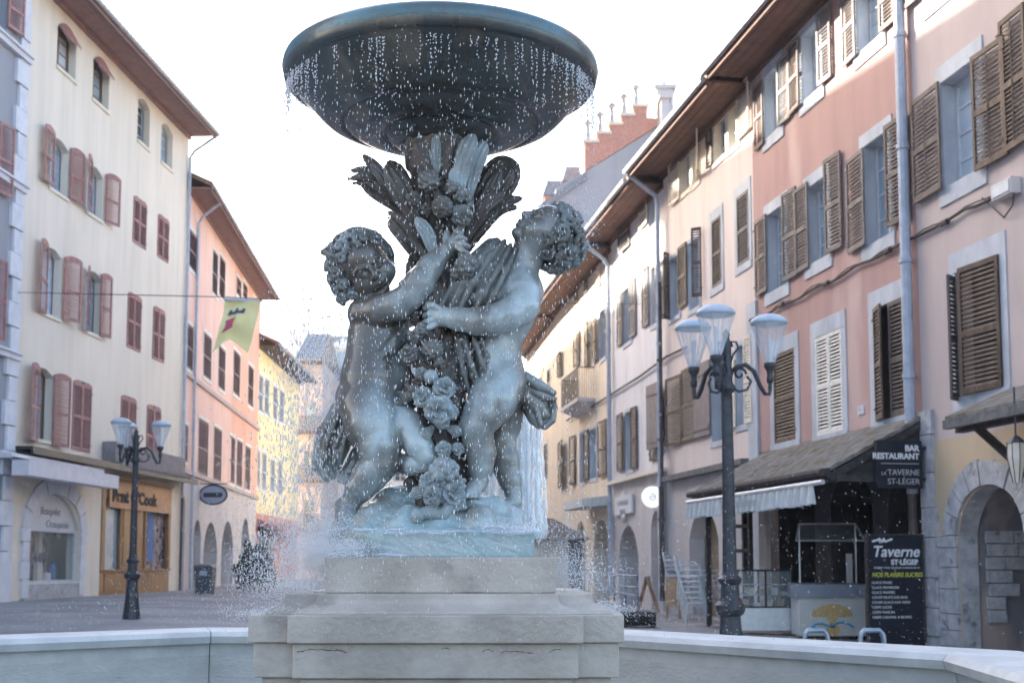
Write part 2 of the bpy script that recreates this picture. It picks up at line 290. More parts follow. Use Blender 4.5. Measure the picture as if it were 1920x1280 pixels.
# ------------------------------------------------------------------ house kit
def arc_pts(u0, u1, z1, rise, n=12):
    """points of a segmental / semicircular arch, crown at z1"""
    c = (u0+u1)/2; a = (u1-u0)/2
    if rise >= a*.98: return [(c-a*math.cos(math.pi*i/n), z1-rise+rise*math.sin(math.pi*i/n)) for i in range(n+1)]
    r = (a*a+rise*rise)/(2*rise); th = math.asin(min(1, a/r))
    return [(c+r*math.sin(-th+2*th*i/n), z1-r+r*math.cos(-th+2*th*i/n)) for i in range(n+1)]
def wall_front(mb, f, u0, u1, z0, z1, holes, rev=.22, d=0.):
    us = sorted(set([u0, u1]+[min(max(h[k], u0), u1) for h in holes for k in (0, 1)])); zs = sorted(set([z0, z1]+[min(max(h[k], z0), z1) for h in holes for k in (2, 3)]))
    for i in range(len(us)-1):
        for j in range(len(zs)-1):
            uc, zc = (us[i]+us[i+1])/2, (zs[j]+zs[j+1])/2
            if any(h[0] < uc < h[1] and h[2] < zc < h[3] for h in holes): continue
            mb.quad(f.p(us[i], d, zs[j]), f.p(us[i+1], d, zs[j]), f.p(us[i+1], d, zs[j+1]), f.p(us[i], d, zs[j+1]))
    for h in holes:
        a, b, c, e, rise = h[:5]; rv = h[5] if len(h) > 5 else rev; top = e-rise
        for u in (a, b): mb.quad(f.p(u, d, c), f.p(u, d-rv, c), f.p(u, d-rv, top), f.p(u, d, top))
        if c > z0+.02: mb.quad(f.p(a, d, c), f.p(b, d, c), f.p(b, d-rv, c), f.p(a, d-rv, c))
        if rise > 0:
            P = arc_pts(a, b, e, rise)
            for (p, q), (r_, s_) in zip(P[:-1], P[1:]):
                mb.quad(f.p(p, d, q), f.p(r_, d, s_), f.p(r_, d, e), f.p(p, d, e)); mb.quad(f.p(p, d, q), f.p(r_, d, s_), f.p(r_, d-rv, s_), f.p(p, d-rv, q))
        else: mb.quad(f.p(a, d, e), f.p(b, d, e), f.p(b, d-rv, e), f.p(a, d-rv, e))
def window(f, par, a, b, c, e, rise=0, rev=.22, fm='frame', pm='pane', rows=4, fw=.05, cas=2, blank=False):
    pm = random.choice({'pane': ['pane', 'pane', 'paneBright', 'paneDark'], 'paneBright': ['paneBright', 'paneBright', 'pane']}.get(pm, [pm])); dd = -rev+.03; mb = MB(); top = e-rise*.5
    mb.box(f, a, a+fw, dd-.05, dd, c, e); mb.box(f, b-fw, b, dd-.05, dd, c, e); mb.box(f, a+fw, b-fw, dd-.05, dd, c, c+fw*1.3); mb.box(f, a+fw, b-fw, dd-.05, dd, e-fw-rise*.6, e)
    if cas == 2: mb.box(f, (a+b)/2-fw*.7, (a+b)/2+fw*.7, dd-.045, dd+.012, c+fw*1.3, e-fw-rise*.6)
    for k in range(1, rows):
        z = c+(e-c)*k/rows
        if cas == 2: mb.box(f, a+fw, (a+b)/2-fw*.7, dd-.04, dd-.008, z-.014, z+.014); mb.box(f, (a+b)/2+fw*.7, b-fw, dd-.04, dd-.008, z-.014, z+.014)
        else: mb.box(f, a+fw, b-fw, dd-.04, dd-.008, z-.014, z+.014)
    w_ = mb.build('window', M[fm], par)
    MB().quad(f.p(a, dd-.03, c), f.p(b, dd-.03, c), f.p(b, dd-.03, e), f.p(a, dd-.03, e)).build('pane', M[pm], w_)
    return w_
def shutter(f, par, a, b, c, e, m, d=.032, tilt=0., solid=False, arch=0., hinge='a', vbar=False, mid=.46, name='shutter'):
    wd = b-a; t = .035; m = random.choice({'shGrey': ['shGrey', 'shGrey', 'shMid', 'shBrown'], 'shBrown': ['shBrown', 'shBrown', 'shMid', 'shDark'], 'shRed': ['shRed', 'shRed2']}.get(m, [m]))
    if hinge == 'a': g = f.turned(a, d, tilt); s0, s1 = 0, wd
    else: g = f.turned(b, d, -tilt); s0, s1 = -wd, 0
    mb = MB(); st = min(.06, wd*.14); rl = .075; zt = e-arch
    if solid: mb.box(g, s0, s1, 0, t, c, e); mb.box(g, s0+.03, s1-.03, t, t+.02, c+.15, c+.25); mb.box(g, s0+.03, s1-.03, t, t+.02, e-.3, e-.2)
    else:
        mb.box(g, s0, s0+st, 0, t, c, zt); mb.box(g, s1-st, s1, 0, t, c, zt)
        zm = c+(e-c)*mid
        for z in (c, zm, zt-rl): mb.box(g, s0+st, s1-st, .002, t-.002, z, z+rl)
        for (q0, q1) in ((c+rl, zm), (zm+rl, zt-rl)):
            n = max(3, int((q1-q0)/.062)); h = (q1-q0)/n
            for k in range(n):
                z = q0+k*h; j = random.uniform(-.004, .004)
                mb.hexa([g.p(s0+st, .032, z+.002+j), g.p(s1-st, .032, z+.002+j), g.p(s1-st, .024, z+.001+j), g.p(s0+st, .024, z+.001+j),
                         g.p(s0+st, .010, z+h*.60+j), g.p(s1-st, .010, z+h*.60+j), g.p(s1-st, .002, z+h*.58+j), g.p(s0+st, .002, z+h*.58+j)])
        if vbar: mb.box(g, (s0+s1)/2-.008, (s0+s1)/2+.008, t, t+.012, c+rl, zt-rl)
        if arch: # half of a segmental top
            P = arc_pts(s0, s1, e, arch*.8, 6); pts = [g.p(s0, 0, zt)]+[g.p(u, 0, z) for u, z in P]+[g.p(s1, 0, zt)]; mb.prism(pts, g.N*t)
        for z in (c+.18, zt-.2):
            hx = s0 if hinge == 'a' else s1; mb.box(g, hx-.03, hx+.05, t, t+.012, z, z+.03)
    return mb.build(name, M[m], par)
def surround(f, par, a, b, c, e, w=.14, sill=.16, m='surround', d=.018, top=None, rev=0):
    mb = MB(); top = w if top is None else top
    mb.box(f, a-w, a, 0.001, d, c, e); mb.box(f, b, b+w, .001, d, c, e); mb.box(f, a-w, b+w, .001, d+.003, e, e+top); mb.box(f, a-w, b+w, .001, d+.012, c-sill, c)
    if rev: mb.box(f, a-.001, a+.012, -rev, .0, c, e); mb.box(f, b-.012, b+.001, -rev, .0, c, e); mb.box(f, a+.012, b-.012, -rev, 0, e-.012, e+.001); mb.box(f, a+.012, b-.012, -rev, 0, c-.001, c+.012)
    return mb.build('stone_surround', M[m], par)
def voussoirs(f, par, a, b, zs, rise, wd, n=9, m='stone', d=.06, jamb=0, z0=0):
    mb = MB(); c = (a+b)/2; r = (b-a)/2; rng = random.Random(3)
    for k in range(n):
        t0, t1 = math.pi*k/n+.012, math.pi*(k+1)/n-.012; w2 = wd*(1+rng.uniform(-.08, .12)); P = []
        for t in (t0, (t0+t1)/2, t1): P.append((c-(r)*math.cos(t), zs+rise*math.sin(t)))
        for t in (t1, (t0+t1)/2, t0): P.append((c-(r+w2)*math.cos(t), zs+(rise+w2)*math.sin(t)))
        mb.prism([f.p(u, .001, z) for u, z in P], f.N*(d+rng.uniform(-.01, .01)))
    if jamb:
        for s0, s1 in ((a-wd, a), (b, b+wd)):
            z = z0; k = 0
            while z < zs-.05:
                h = min(rng.uniform(.38, .55), zs-z); ex = .07 if k % 2 else -.05
                mb.box(f, s0-(ex if s0 < a else 0), s1+(ex if s0 >= a else 0), .001, d+rng.uniform(-.01, .01), z+.008, z+h-.008); z += h; k += 1
    return mb.build('stone_arch', M[m], par)
def pipe(par, pts, r, m='pipe', name='downpipe', n=10):
    mb = MB(); mb.tube(pts, r, n)
    a, b = Vector(pts[-2]), Vector(pts[-1]); L = (b-a).length; k = int(L/2.2)
    for i in range(1, k+1):
        q = a+(b-a)*(i/(k+1)); t = (b-a).normalized(); mb.tube([q-t*.04, q+t*.04], r*1.25, n)
    return mb.build(name, M[m], par, smooth=False)
def shell(f, par, u0, u1, z0, z1, m, depth=8., name='wall', holes=(), rev=.22, side=True):
    mb = MB(); wall_front(mb, f, u0, u1, z0, z1, list(holes), rev)
    mb.quad(f.p(u0, 0, z0), f.p(u0, -depth, z0), f.p(u0, -depth, z1), f.p(u0, 0, z1)); mb.quad(f.p(u1, 0, z0), f.p(u1, 0, z1), f.p(u1, -depth, z1), f.p(u1, -depth, z0))
    mb.quad(f.p(u0, -depth, z0), f.p(u1, -depth, z0), f.p(u1, -depth, z1), f.p(u0, -depth, z1)); mb.quad(f.p(u0, 0, z1), f.p(u0, -depth, z1), f.p(u1, -depth, z1), f.p(u1, 0, z1))
    return mb.build(name, M[m], par)
def roof(f, par, u0, u1, z, ov=.9, depth=8., slope=.5, sm='soffit', tm='tiles', rise0=0., end0=.0, end1=.0):
    """lean roof with boarded eave, rafters, gutter, ridge at mid depth"""
    a, b = u0-end0, u1+end1; mb = MB(); t = .12; rd = -depth/2; rz = z+(ov-rd)*slope
    mb.prism([f.p(a, ov, z+.03), f.p(a, rd, rz), f.p(a, -depth-ov, z+.03), f.p(a, -depth-ov, z+.03+t), f.p(a, rd, rz+t), f.p(a, ov, z+.03+t)], f.U*(b-a))
    n = int((b-a)/.28)
    for k in range(n+1):
        u = a+(b-a)*k/n; mb.tube([f.p(u, ov+.03, z+.03+t), f.p(u, rd, rz+t+.02)], .045, 6)
    r_ = mb.build('roof', M[tm], par)
    s = MB(); s.box(f, a, b, .002, ov-.02, z-.05, z-.01); s.box(f, a, b, ov-.02, ov+.01, z-.16, z+.02)
    for k in range(1, 5): s.box(f, a, b, ov*k/5-.012, ov*k/5+.012, z-.062, z-.051)
    s.box(f, a, b, .002, .09, z-.16, z-.0515)
    s.build('eave_boards', M[sm], par)
    g = MB(); g.tube([f.p(a, ov+.08, z+.0), f.p(b, ov+.08, z+.0)], .075, 8); g.build('gutter', M['gutter'], par)
    return r_
def gutter_drop(f, par, u, z, ov, zb=.0, r=.05, m='pipe', wall=.10):
    pipe(par, [f.p(u, ov+.05, z-.08), f.p(u, ov-.1, z-.18), f.p(u, .25, z-.62), f.p(u, wall, z-.85), f.p(u, wall, zb)], r, m)

# ------------------------------------------------------------------ ground
def grid_ground():
    xs = [-150, -60, -30, -9]+[-8+i for i in range(0, 22)]+[13.8, 20, 60, 150]; xs = sorted(xs); ys = [-60, -5, 5, 15, 30, 50, 80, 150, 250]
    V = [(x, y, gz(x)) for y in ys for x in xs]; n = len(xs)
    Fc = [(j*n+i, j*n+i+1, (j+1)*n+i+1, (j+1)*n+i) for j in range(len(ys)-1) for i in range(n-1)]
    o = mesh_obj('ground', V, Fc, M['ground']); tag(o, kind='structure')
grid_ground()
# ------------------------------------------------------------------ houses
def bb(f, vp, x0, x1, y0, y1, d=0):
    xm = (x0+x1)/2; h = (x1-x0)/2
    return f.rect(x0, x1, y0+h*(HOR-y0)/abs(xm-vp), y1-h*(HOR-y1)/abs(xm-vp), d)
fA = facade(at(30, HOR, 32.57), 1130); fB = nextfac(fA, 335, 810); fB2 = nextfac(fB, 478, 930)
fC = facade(at(1745, HOR, 19.3), 540); fD = nextfac(fC, 1425, 560); fG = nextfac(fD, 1252, 600); fH = nextfac(fG, 1150, 640); fI = nextfac(fH, 1040, 700)
def hu(f, px): return f.hit(px, HOR)[0]

def house_A():
    f, vp = fA, 1130; u0, u1 = hu(f, 5), hu(f, 335); T = 16.33
    h = root('cream_house', f.p(u0, 0, 0), 'tall cream plastered house with oxide red shutters above two shopfronts', 'house', world=True)
    holes = []; wins = []
    top = [(107, 143, 33, 155), (174, 205, 97, 212), (258, 281, 175, 282), (302, 324, 223, 322)]
    op = [(93, 128, 247, 374), (162, 193, 300, 416), (80, 114, 455, 600), (160, 190, 500, 632), (62, 98, 683, 828)]
    clo = [(249, 274, 362, 470), (295, 316, 397, 495), (238, 264, 543, 662), (286, 308, 570, 682), (135, 170, 708, 849), (225, 254, 737, 864), (274, 300, 755, 876)]
    for i, q in enumerate(top+op):
        r = bb(f, vp, *q); holes.append((*r, (r[1]-r[0])*.16)); wins.append((r, i))
    for q in clo: r = bb(f, vp, *q); holes.append((*r, .12, .12))
    # shop arch and wooden shop front
    sa = f.rect(52, 148, 925, 1112); arch = (sa[0], sa[1], .42, sa[3], .95, .35)
    z0 = -.3
    sw = f.rect(188, 318, 925, 1108); wood = (sw[0], sw[1], z0, 3.55, 0, .30)
    shell(f, h, u0, u1, z0, T, 'cream', 9, holes=holes+[arch, wood])
    for r, i in wins:
        window(f, h, *r, rise=(r[1]-r[0])*.16, fm='frameWood' if i in (0, 1, 8) else 'frame', rows=4, fw=.05, rev=.28)
        mb = MB(); mb.box(f, r[0]-.05, r[1]+.05, .001, .05, r[2]-.09, r[2]); mb.build('window_sill', M['cream'], h)
    for (x0, x1, y0, y1) in [(107, 143, 33, 155), (174, 205, 97, 212)]:
        a, b, c, e = bb(f, vp, x0, x1, y0, y1); mb = MB(); n = 9; z1 = e+.06; zb = e-.34
        P = arc_pts(a, b, z1, .24, n)
        for k in range(n):
            (p, q), (r_, s_) = P[k], P[k+1]; mb.quad(f.p(p, .02, q), f.p(r_, .02, s_), f.p(r_, .16, zb+.02), f.p(p, .16, zb+.02)); mb.quad(f.p(p, .16, zb+.02), f.p(r_, .16, zb+.02), f.p((p+r_)/2, .165, zb-.10))
        mb.build('window_awning', M['shRed'], h)
    S = [(72, 97, 225, 352), (127, 147, 271, 385), (147, 168, 281, 399), (194, 211, 320, 428), (60, 84, 440, 590), (115, 135, 475, 608), (148, 163, 493, 622), (184, 199, 508, 636), (41, 67, 674, 830), (95, 119, 696, 840)]
    for i, q in enumerate(S):
        r = bb(f, vp, *q); shutter(f, h, *r, 'shRed', d=.06, tilt=.12+random.uniform(0, .2), arch=.10, hinge='b' if i % 2 == 0 else 'a', mid=.42)
    for q in clo:
        a, b, c, e = bb(f, vp, *q); m_ = (a+b)/2
        shutter(f, h, a, m_-.005, c, e, 'shRed', d=-.01, arch=.10); shutter(f, h, m_+.005, b, c, e, 'shRed', d=-.01, arch=.10, hinge='b')
    # string of small things on the facade
    zf = f.hit(10, 838)[1]; mb = MB(); mb.box(f, u0+.1, u1, .001, .62, zf-.02, zf+.05); mb.box(f, u0+.1, u1, .56, .64, zf-.14, zf-.021); mb.build('fascia_canopy', M['iron'], h)
    a = f.hit(30, 850, .65); b = f.hit(207, 900, .65)
    mb = MB(); zc = zf-.20; mb.box(f, a[0], b[0]-.2, .05, .55, zc-.12, zc); mb.box(f, a[0], b[0]-.2, .56, .98, zc-.55, zc-.18)
    mb.add([f.p(a[0], .05, zc-.0), f.p(b[0]-.2, .05, zc), f.p(b[0]-.2, .98, zc-.17), f.p(a[0], .98, zc-.17)], [(0, 1, 2, 3)]); mb.build('awning', M['awnL'], h)
    s0, s1 = sw[0], sw[1]
    mb = MB(); mb.box(f, s0-.1, s1+.2, .02, .42, 3.95, 4.55); mb.box(f, s0-.1, s1+.2, .02, .62, 3.80, 3.92); mb.build('awning', M['awnG'], h)
    # arched display window: voussoirs, lunette sign, glass, goods
    voussoirs(f, h, arch[0], arch[1], arch[3]-.95, .95, .42, 8, 'paleStone', .07, jamb=1, z0=.05)
    mb = MB(); mb.box(f, arch[0]-.25, arch[1]+.25, .001, .06, z0, .40); mb.build('plinth', M['stone'], h)
    P = arc_pts(arch[0]+.02, arch[1]-.02, arch[3]-.02, .93, 14); lz = P[0][1]-.08; mb = MB(); mb.prism([f.p(P[0][0], -.15, lz)]+[f.p(u, -.15, z) for u, z in P]+[f.p(P[-1][0], -.15, lz)], f.N*.04)
    sg = mb.build('sign_panel', M['plate'], h)
    text('Beaupelet', f, f.U, f.N, (arch[0]+arch[1])/2-.72, -.10, lz+.46, .30, M['inkBlue'], sg, wx=1.05, shear=.15); text('Ormopédie', f, f.U, f.N, (arch[0]+arch[1])/2-.35, -.10, lz+.12, .30, M['inkBlue'], sg, wx=1.05, shear=.15)
    mb = MB(); a, b, c, e = arch[0], arch[1], arch[2], lz
    mb.box(f, a, a+.06, -.2, -.12, c, e); mb.box(f, b-.06, b, -.2, -.12, c, e); mb.box(f, a+.06, b-.06, -.2, -.12, c, c+.07); fr_ = mb.build('display_window', M['frame'], h)
    MB().quad(f.p(a, -.17, c), f.p(b, -.17, c), f.p(b, -.17, e), f.p(a, -.17, e)).build('pane', M['caseGlass'], fr_)
    mb = MB(); mb.quad(f.p(a, -.9, c-.1), f.p(b, -.9, c-.1), f.p(b, -.9, e), f.p(a, -.9, e)); mb.quad(f.p(a, -.9, c), f.p(b, -.9, c), f.p(b, -.18, c), f.p(a, -.18, c)); mb.build('display_backdrop', M['goods'], fr_)
    rng = random.Random(5)
    for k in range(12):
        u = a+.2+(b-a-.4)*rng.random(); d = -.3-.4*rng.random(); hh = rng.uniform(.25, .6); rr = rng.uniform(.08, .16); mb = MB(); zz = c+.02+(.0 if k < 7 else rng.uniform(.5, 1.3))
        if k % 3: mb.lathe(f.p(u, d, zz), [(0, 0), (rr, 0), (rr*.8, hh*.3), (rr*1.1, hh*.7), (rr*.5, hh*.9), (rr*.6, hh), (0, hh)], 10)
        else: mb.box(f, u-rr, u+rr, d-.06, d+.06, zz, zz+hh)
        mb.build('displayed_item', M[['plate', 'shRed', 'navy', 'shCream', 'fpink', 'signBlue'][k % 6]], fr_)
    # wooden front
    a, b = s0, s1; mb = MB(); L = b-a
    mb.box(f, a, b, -.10, .0, z0, .75); mb.box(f, a, a+.28, -.10, .03, .75, 3.5); mb.box(f, b-.22, b, -.10, .03, .75, 3.5); mb.box(f, a+.28, b-.22, -.1, .02, 2.9, 3.5)
    mb.box(f, a+L*.27, a+L*.60, -.10, -.02, .75, 2.9); mb.box(f, a+L*.60-.001, a+L*.62, -.1, .03, .75, 2.9); mb.box(f, a, b, .001, .07, .70, .76); mb.box(f, a-.03, b+.03, .035, .12, 3.5, 3.62)
    for q in (.30, .445): mb.box(f, a+L*q, a+L*q+L*.12, -.019, .0, .9, 1.6); mb.box(f, a+L*q, a+L*q+L*.12, -.019, .0, 1.75, 2.75)
    for q in (.06, .36, .66): mb.box(f, a+L*q, a+L*q+L*.26, .001, .02, .12, .62)
    fs = mb.build('wooden_shopfront', M['wood'], h)
    MB().quad(f.p(a+.2, -.14, .7), f.p(a+L*.28, -.14, .7), f.p(a+L*.28, -.14, 2.95), f.p(a+.2, -.14, 2.95)).build('pane', M['pane'], fs)
    MB().quad(f.p(a+L*.6, -.14, .7), f.p(b-.1, -.14, .7), f.p(b-.1, -.14, 2.95), f.p(a+L*.6, -.14, 2.95)).build('pane', M['goods'], fs)
    cb = MB(); pts = [(a+L*(.70+.012*k), -.125+.012*(k % 2)) for k in range(9)]
    for (p, q), (r_, s_) in zip(pts[:-1], pts[1:]): cb.quad(f.p(p, q, 1.0), f.p(r_, s_, 1.0), f.p(r_, s_, 2.8), f.p(p, q, 2.8))
    cb.build('blue_curtain', M['signBlue'], fs)
    sb = MB(); sb.box(f, a+.45, b-.25, .035, .08, 2.62, 3.42); sgn = sb.build('sign_board', M['woodSign'], h)
    text("Bent O'Cook", f, f.U, f.N, a+.62, .085, 2.82, .52, M['inkDark'], sgn, wx=1.35, ext=.02, offs=.02)
    roof(f, h, u0, u1, T, ov=1.0, depth=9, slope=.42, sm='soffitA')
    gutter_drop(f, h, u1-.12, T, 1.0, zf-.6, .055, 'pipe'); 
    mb = MB(); mb.tube([f.p(u1-.1, .1, zf-.6), f.p(u1-.1, .1, 0)], .05, 8); mb.build('downpipe', M['pipeBrown'], h)
house_A()
def house_A0():
    f = fA; u1 = hu(f, 5); u0 = u1-27  # unseen near length drawn out to keep the sun off the fountain
    h = root('quoined_grey_house', f.p(u1, 0, 0), 'grey rendered house with pale quoin stones at the left edge of the photo', 'house', world=True)
    def r_(x0, x1, y0, y1): a = bb(f, 1130, x0, x1, y0, y1, .12); return a
    holes = []
    for q in [(-30, 14, -60, 60), (-48, -4, 205, 370), (-60, -14, 470, 640)]: holes.append((*r_(*q), .2))
    g = Fr(f.p(0, .12, 0), f.U, f.N)
    shell(g, h, u0, u1-.002, -.3, 18.5, 'greyWall', 9, holes=holes)
    for q in holes: window(g, h, *q[:4], rise=.2)
    for q in [(14, 38, -30, 72), (-4, 18, 225, 375), (-16, 4, 480, 640)]: shutter(g, h, *bb(f, 1130, *q, .16), 'shRed', d=.05, tilt=.15)
    mb = MB(); z = 0; k = 0
    while z < 18.2:
        hh = .62; wq = .62 if k % 2 else .42; mb.box(g, u1-wq, u1+.05, .002, .07+.02*(k % 2), z+.012, z+hh-.012); z += hh; k += 1
    mb.build('quoins', M['paleStone'], h)
    mb = MB()
    for z in (6.0, 10.3, 13.7): mb.box(g, u0, u1+.08, .003, .14, z, z+.14); mb.box(g, u0, u1+.08, .003, .20, z+.141, z+.2)
    mb.build('string_course', M['paleStone'], h)
    mb = MB(); mb.box(g, u0, u1+.06, .003, .10, -.3, 1.0); mb.build('plinth', M['paleStone'], h)
    roof(g, h, u0, u1, 18.5, ov=1.0, depth=9, slope=.42, sm='soffitA')
house_A0()
def house_B():
    f, vp = fB, 810; u0, u1 = 0.02, hu(f, 480); T = 14.45
    h = root('rose_pink_house', f.p(u0, 0, 0), 'rose and coral pink house with brown shutters and a grey arcaded ground floor', 'house', world=True)
    tr = f.hit(330, 870)[1]-.0; zg = f.hit(400, 903)[1]
    closed = [(352, 369, 422, 517), (398, 408, 464, 560), (411, 422, 475, 567), (443, 452, 515, 562), (455, 464, 525, 568), (474, 480, 555, 600),
              (346, 362, 599, 699), (381, 396, 619, 716), (409, 422, 644, 736), (437, 450, 652, 747), (465, 475, 680, 766),
              (342, 352, 792, 867), (371, 390, 781, 895), (400, 415, 797, 905), (429, 440, 814, 908), (443, 454, 822, 914), (459, 469, 833, 920)]
    split = hu(f, 429)
    arches = [(362, 376, 972, 1100), (381, 407, 976, 1100), (415, 437, 974, 1094), (452, 467, 970, 1088)]
    ah = [];
    for q in arches: a, b, c, e = bb(f, vp, *q); ah.append((a, b, -.25, e, min((b-a)/2, 1.2), .6))
    a, b, c, e = bb(f, vp, 337, 346, 925, 1098); ah.append((a, b, -.25, e, (b-a)/2, .5))
    shell(f, h, u0, u1, -.3, zg, 'greyB', 9, holes=ah, name='arcade_wall')
    shell(f, h, u0, split, zg+.002, T, 'pinkB', 9, holes=[(*bb(f, vp, *q), 0, .10) for q in closed if q[0] < 429])
    shell(f, h, split+.002, u1, zg+.002, T, 'pinkB2', 9, holes=[(*bb(f, vp, *q), 0, .10) for q in closed if q[0] >= 429])
    for q in closed:
        r = bb(f, vp, *q); shutter(f, h, *r, 'shRose', d=-.03); surround(f, h, *r, w=.13, sill=.14, m='white')
    mb = MB()
    for z in (zg, f.hit(400, 740)[1]): mb.box(f, u0, u1, .001, .10, z-.08, z+.08)
    mb.build('string_course', M['fpink'], h)
    mb = MB()
    for q in ah: mb.quad(f.p(q[0]-.1, -1.2, -.3), f.p(q[1]+.1, -1.2, -.3), f.p(q[1]+.1, -1.2, q[3]+.1), f.p(q[0]-.1, -1.2, q[3]+.1))
    mb.build('shop_glazing', M['paneDark'], h)
    roof(f, h, u0, u1, T, ov=.85, depth=9, slope=.45, sm='soffitA')
    pipe(h, [f.p(hu(f, 352), .9, T-.1), f.p(hu(f, 352), .3, T-.6), f.p(hu(f, 352), .1, T-.9), f.p(hu(f, 352), .1, 0)], .055)
    # oval hanging sign
    d, z = f.hitu(386, 927, hu(f, 372)); d = max(.5, d); mb = MB(); n = 28; P = [f.p(hu(f, 372)-.03, d+.55*math.cos(2*math.pi*k/n), z+.40*math.sin(2*math.pi*k/n)) for k in range(n)]
    mb.prism(P, f.U*.06); sg = root('oval_sign', f.p(hu(f, 372), 0, z), 'dark oval shop sign hanging from the grey arcade of the pink house', 'sign', world=True); mb.build('sign_panel', M['iron'], sg)
    mb = MB(); P = [f.p(hu(f, 372)-.045, d+.48*math.cos(2*math.pi*k/n), z+.33*math.sin(2*math.pi*k/n)) for k in range(n)]; mb.prism(P, f.U*.014); mb.build('sign_face', M['inkBlue'], sg)
    mb = MB(); mb.box(f, hu(f, 372)-.062, hu(f, 372)-.046, d-.36, d+.36, z-.10, z+.08); mb.build('sign_band', M['iron'], sg)
    mb = MB(); mb.bar(f.p(hu(f, 372), .0, z+.42), f.p(hu(f, 372), d+.5, z+.42), .04); mb.build('bracket', M['iron'], sg)
house_B()
def simple_house(name, label, f, u0, u1, T, wallm, zg=None, groundm=None, closed=(), surr='white', sh='shBrown', holes=(), depth=9, ov=.8, sm='soffit', tm='tiles', slope=.45, vp=0):
    h = root(name, f.p(u0, 0, 0), label, 'house', world=True)
    rs = [(*bb(f, vp, *q), 0, .10) for q in closed]
    up = [q for q in holes if zg is None or q[2] > zg]; lo = [q for q in holes if zg is not None and q[2] <= zg]
    if zg: shell(f, h, u0, u1, -.6, zg, groundm, depth, holes=lo, name='ground_floor_wall')
    shell(f, h, u0, u1, (zg or -.6)+.002, T, wallm, depth, holes=rs+up)
    for r in rs:
        shutter(f, h, *r[:4], sh, d=-.03); surround(f, h, *r[:4], w=.13, sill=.13, m=surr)
    roof(f, h, u0, u1, T, ov=ov, depth=depth, slope=slope, sm=sm, tm=tm); return h
def house_B2():
    f = fB2; u1 = hu(f, 556)
    h = simple_house('yellow_house', 'low yellow house with pale blue-white shutters, beyond the pink house', f, .02, u1, 12.0, 'yellow', f.hit(500, 965)[1], 'brick',
        [(485, 493, 699, 775), (496, 504, 705, 780), (512, 520, 720, 790), (524, 532, 728, 796), (479, 487, 840, 915), (491, 499, 845, 922), (507, 515, 858, 924), (521, 529, 862, 930)], sh='frame', vp=930, ov=1.0, sm='shBrown')
    a, b, c, e = bb(f, 930, 484, 512, 985, 1088); mb = MB(); mb.box(f, a, b, .002, .03, -.2, e); mb.build('shop_glazing', M['paneDark'], h)
    z = f.hit(500, 975)[1]; mb = MB(); mb.hexa([f.p(.3, .0, z-.3), f.p(u1-.5, 0, z-.3), f.p(u1-.5, 1.3, z-.8), f.p(.3, 1.3, z-.8), f.p(.3, .0, z), f.p(u1-.5, 0, z), f.p(u1-.5, 1.3, z-.5), f.p(.3, 1.3, z-.5)]); mb.build('awning', M['shRed'], h)
house_B2()

# houses closing the street
def end_houses():
    # timbered brown house on the corner
    p = at(553, HOR, 84); q = at(600, HOR, 84); f = Fr((p.x, 84, 0), (1, 0, 0), (0, -1, 0)); L = q.x-p.x
    h = root('narrow_brown_house', f.p(0, 0, 0), 'narrow brown house with dark balconies at the end of the street, behind the falling water', 'house', world=True)
    ho = []
    for zz in (3.4, 6.6, 9.8): ho.append((L*.3, L*.75, zz, zz+1.7, 0, .2))
    shell(f, h, 0, L, -.3, 14.2, 'fpink', 8, holes=ho)
    for q_ in ho: window(f, h, *q_[:4])
    for zz in (3.0, 6.2, 9.4):
        mb = MB(); mb.box(f, -.1, L+.1, .002, .9, zz, zz+.14)
        for k in range(14): u = L*k/13; mb.box(f, u-.025, u+.025, .84, .88, zz+.141, zz+1.05)
        mb.box(f, -.05, L+.05, .83, .89, zz+1.05, zz+1.12); mb.build('balcony', M['shBrown'], h)
    roof(f, h, 0, L, 14.2, ov=1.0, depth=8, slope=.5, tm='slate', sm='shBrown')
    # slate roofed house with dormers
    p = at(598, HOR, 92); q = at(800, HOR, 92); f = Fr((p.x, 92, 0), (1, 0, 0), (0, -1, 0)); L = q.x-p.x
    h = root('dormered_cream_house', f.p(0, 0, 0), 'pale cream house with slate roof and white dormers closing the far street end', 'house', world=True)
    z1 = at(600, 712, 92).z; zt = at(600, 628, 94).z; ho = []
    for zz in (3.6, 6.8, 10.2):
        for k in range(5): u = .7+k*1.55; ho.append((u, u+.8, zz, zz+1.7, 0, .2)) if u+.8 < L else None
    shell(f, h, 0, L, -.3, z1, 'white', 9, holes=ho)
    for q_ in ho: window(f, h, *q_[:4])
    mb = MB(); mb.prism([f.p(-.3, .7, z1-.1), f.p(-.3, -2.4, zt), f.p(-.3, -5.8, zt+.6), f.p(-.3, -9, z1), f.p(-.3, -9, z1-.2), f.p(-.3, .7, z1-.25)], f.U*(L+.6)); rf = mb.build('roof', M['slate'], h)
    for px in (638, 720):
        u = (at(px, HOR, 92).x-p.x); mb = MB(); zb = z1+.8; mb.box(f, u-1.0, u+1.0, -2.6, -.1, zb-.6, zb+1.5); mb.prism([f.p(u-1.3, .1, zb+1.5), f.p(u, .1, zb+2.3), f.p(u+1.3, .1, zb+1.5)], -f.N*2.8); d = mb.build('dormer', M['white'], h)
        mb = MB(); mb.box(f, u-.45, u+.45, -.099, -.05, zb, zb+1.3); mb.build('pane', M['pane'], d)
    mb = MB(); u = at(543, HOR, 94).x-p.x; c = at(543, 608, 90)
    cf = Fr((c.x, 94, 0), (1, 0, 0), (0, -1, 0)); mb.box(cf, -.8, .8, -.5, .5, 10, c.z+.2)
    for k in (-.4, 0.4): mb.tube([cf.p(k, 0, c.z+.2), cf.p(k, 0, c.z+.8)], .13, 8)
    mb.build('chimney', M['white'], h)
end_houses()
